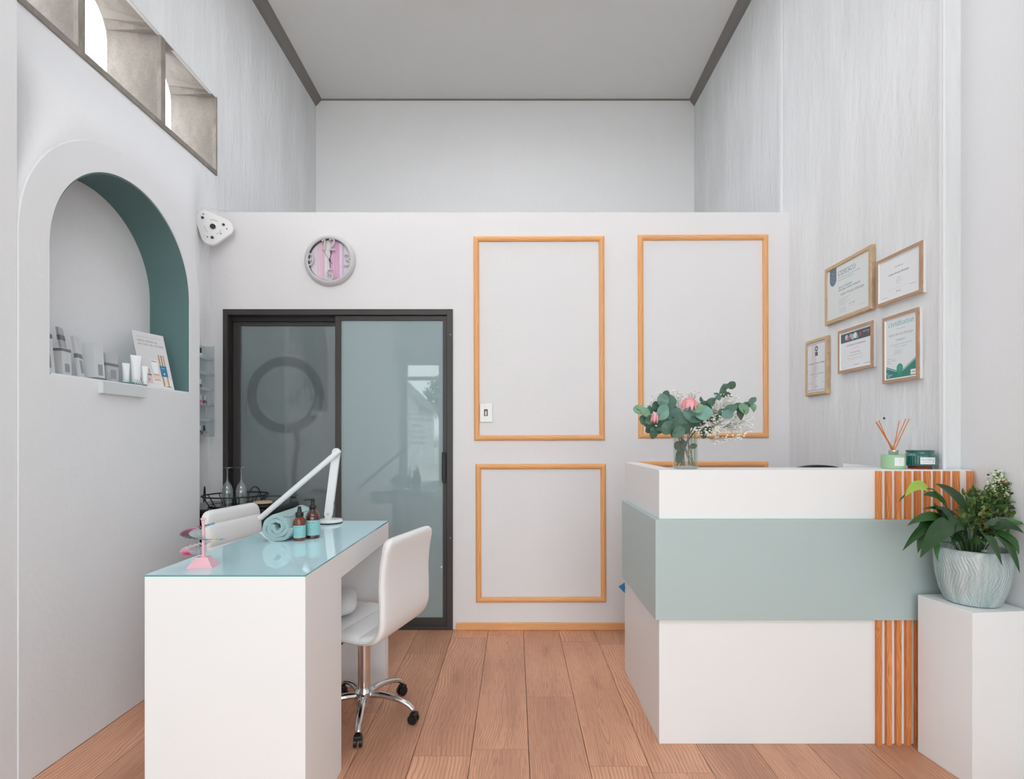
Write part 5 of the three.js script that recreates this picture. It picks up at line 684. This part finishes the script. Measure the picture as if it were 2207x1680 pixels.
{
  const t = thing('bushy_plant', 'bushy small leaved plant with greenish white flower heads behind the peace lily', 'plant', [PX + 0.01, PY + 0.178, PZ - 0.01]), o = V(PX + 0.01, PY + 0.178, PZ - 0.01), r = rng(31);
  const blobs = [[[1.7826, 1.0054, -2.0500], 0.055, 0.05, 210], [[1.8361, 0.9698, -2.0500], 0.06, 0.055, 240], [[1.7562, 0.9446, -2.0400], 0.055, 0.05, 190], [[1.8539, 1.0233, -2.0500], 0.05, 0.04, 170], [[1.8182, 0.9108, -2.0300], 0.055, 0.035, 130], [[1.8807, 1.0589, -2.0500], 0.04, 0.035, 110]], heads = [[[1.8503, 1.1106, -2.0500], 0.024, 0.02], [[1.8931, 1.0821, -2.0500], 0.034, 0.03], [[1.9217, 1.0464, -2.0500], 0.024, 0.035], [[1.8397, 1.0678, -2.0500], 0.02, 0.022], [[1.8715, 1.0475, -2.0400], 0.03, 0.02]];
  const st = [], lf = leafGeo([0, 0, 0], [0, 0.01, 0.006], [0, 0.02, 0], 0.0085, V(0, 0, 1), 0.2, 4), n = blobs.reduce((s, b) => s + b[3], 0), im = new THREE.InstancedMesh(lf, mat('#ffffff', 0.55, { transmission: 0.15, thickness: 0 }), n), m = new THREE.Matrix4(); let k = 0;
  for (const [c, rx, ry, cnt] of blobs) { const q = A(c).sub(o); st.push(tube([[q.x * 0.2, 0, q.z * 0.2], [q.x * 0.6, q.y * 0.55, q.z * 0.6], [q.x, q.y + ry * 0.5, q.z]], [0.003, 0.0015], { n: 8, seg: 5 })); for (let i = 0; i < cnt; i++) { const a = r() * TAU, e = r() * 2 - 1, R = Math.cbrt(r()), p = V(q.x + Math.cos(a) * Math.sqrt(1 - e * e) * R * rx, q.y + e * R * ry, q.z + Math.sin(a) * Math.sqrt(1 - e * e) * R * rx * 0.8), s = 0.8 + r() * 0.9; m.compose(p, new THREE.Quaternion().setFromEuler(new THREE.Euler((r() - 0.5) * 2.4, r() * 6, (r() - 0.5) * 2.4)), V(s, s, s)); im.setMatrixAt(k, m); const z = r(); im.setColorAt(k++, z < 0.08 ? new THREE.Color('#8a5a2c') : new THREE.Color(z < 0.4 ? '#3c5a2a' : z < 0.75 ? '#5b7a36' : '#7f9a55')); } }
  im.name = 'foliage'; im.userData.kind = 'stuff'; shade(im); t.add(im);
  const at = []; for (const [c, rx, ry] of heads) { const q = A(c).sub(o); st.push(tube([[q.x * 0.3, 0.02, q.z * 0.3], [q.x * 0.75, q.y * 0.6, q.z * 0.7], [q.x, q.y, q.z]], [0.002, 0.001], { n: 10, seg: 5 })); for (let i = 0; i < 85; i++) { const a = r() * TAU, R = Math.sqrt(r()); at.push(V(q.x + Math.cos(a) * R * rx, q.y + Math.sin(a) * R * ry, q.z + (r() - 0.5) * 0.04)); } }
  const fm = new THREE.InstancedMesh(new THREE.IcosahedronGeometry(0.0042, 1), mat('#ffffff', 0.7), at.length); at.forEach((p, i) => { const s = 0.6 + r() * 0.7; m.compose(p, new THREE.Quaternion(), V(s, s, s)); fm.setMatrixAt(i, m); const z = r(); fm.setColorAt(i, new THREE.Color(z < 0.55 ? '#d9ddc8' : z < 0.85 ? '#8ea06a' : '#4e6438')); }); fm.name = 'flower_heads'; fm.userData.kind = 'stuff'; shade(fm); t.add(fm);
  mk('stems', join(st), mat('#4a5d33', 0.6), t);
}
// ---------------------------------------------------------------- behind the counter
{
  const t = thing('office_chair', 'black office chair whose rounded top just shows above the counter', 'chair', [1.565, 0, -2.66]);
  const s0 = new THREE.Shape(); s0.moveTo(-0.17, 0.62); s0.lineTo(0.17, 0.62); s0.quadraticCurveTo(0.205, 0.8, 0.195, 0.98); s0.bezierCurveTo(0.18, 1.07, 0.1, 1.094, 0, 1.094); s0.bezierCurveTo(-0.1, 1.094, -0.18, 1.07, -0.195, 0.98); s0.quadraticCurveTo(-0.205, 0.8, -0.17, 0.62);
  const g = new THREE.ExtrudeGeometry(s0, { depth: 0.03, bevelEnabled: true, bevelSize: 0.008, bevelThickness: 0.008, bevelSegments: 4, curveSegments: 24 }); g.translate(0, 0.015, -0.11); mk('backrest', flat(g), M.blackplastic, t);
  const s = new RoundedBoxGeometry(0.42, 0.07, 0.38, 5, 0.03); s.translate(0, 0.46, 0.1); mk('seat', flat(s), M.blackplastic, t); mk('spine', tube([[0, 0.43, 0.1], [0, 0.43, -0.12], [0, 0.55, -0.15], [0, 0.85, -0.125]], 0.02, { n: 20 }), M.black, t); mk('column', cyl(0.025, 0.025, 0.35, 0, 0.08, 0.08), M.chrome, t);
  const b = mk('star_base', cyl(0.04, 0.035, 0.06, 0, 0.06, 0.08), M.black, t); for (let i = 0; i < 5; i++) { const a = i / 5 * TAU + 0.3; const q = mk('arm', tube([[0.03, 0.09, 0], [0.13, 0.08, 0], [0.21, 0.055, 0]], [0.018, 0.012], { n: 8 }), M.black, b); q.rotation.y = a; q.position.set(0, 0, 0.08); const c = mk('caster', (() => { const w = cyl(0.025, 0.025, 0.03, 0, -0.015, 0, 20); w.rotateX(Math.PI / 2); w.translate(0.2, 0.026, 0); return w; })(), M.black, b); c.rotation.y = a; c.position.set(0, 0, 0.08); }
}
{
  const t = thing('document_holder', 'white sheet holder standing behind the counter ledge, its tilted top edge showing', 'holder', [1.59, 0.7405, -2.45]); const g = lb(0.17, 0.392, 0.006, 0, 0.196, 0, 0.002), p = g.attributes.position; for (let i = 0; i < p.count; i++) if (p.getY(i) > 0.2) p.setY(i, p.getY(i) - 0.075 * p.getX(i)); mk('panel', g, M.white, t); mk('foot', lb(0.12, 0.006, 0.09, 0, 0.003, 0, 0.002), M.white, t);
}
{
  const t = thing('blue_packet', 'small bright blue packet poking out behind the left end of the counter', 'packet', [0.615, 0.43, -2.882]);
  const s = new THREE.Shape(); s.moveTo(-0.055, 0.022); s.lineTo(0.02, 0.075); s.lineTo(0.04, 0.02); s.lineTo(-0.012, -0.02); s.closePath(); const g = new THREE.ExtrudeGeometry(s, { depth: 0.008, bevelEnabled: true, bevelSize: 0.001, bevelThickness: 0.001, bevelSegments: 1 }); g.translate(0, 0, -0.003); mk('wrap', uvBox(g), mat('#1f7fb0', 0.35), t); mk('print', lb(0.01, 0.012, 0.001, -0.022, 0.018, 0.0068), mat('#173a52', 0.5), t);
}
renderer.render(scene, camera);
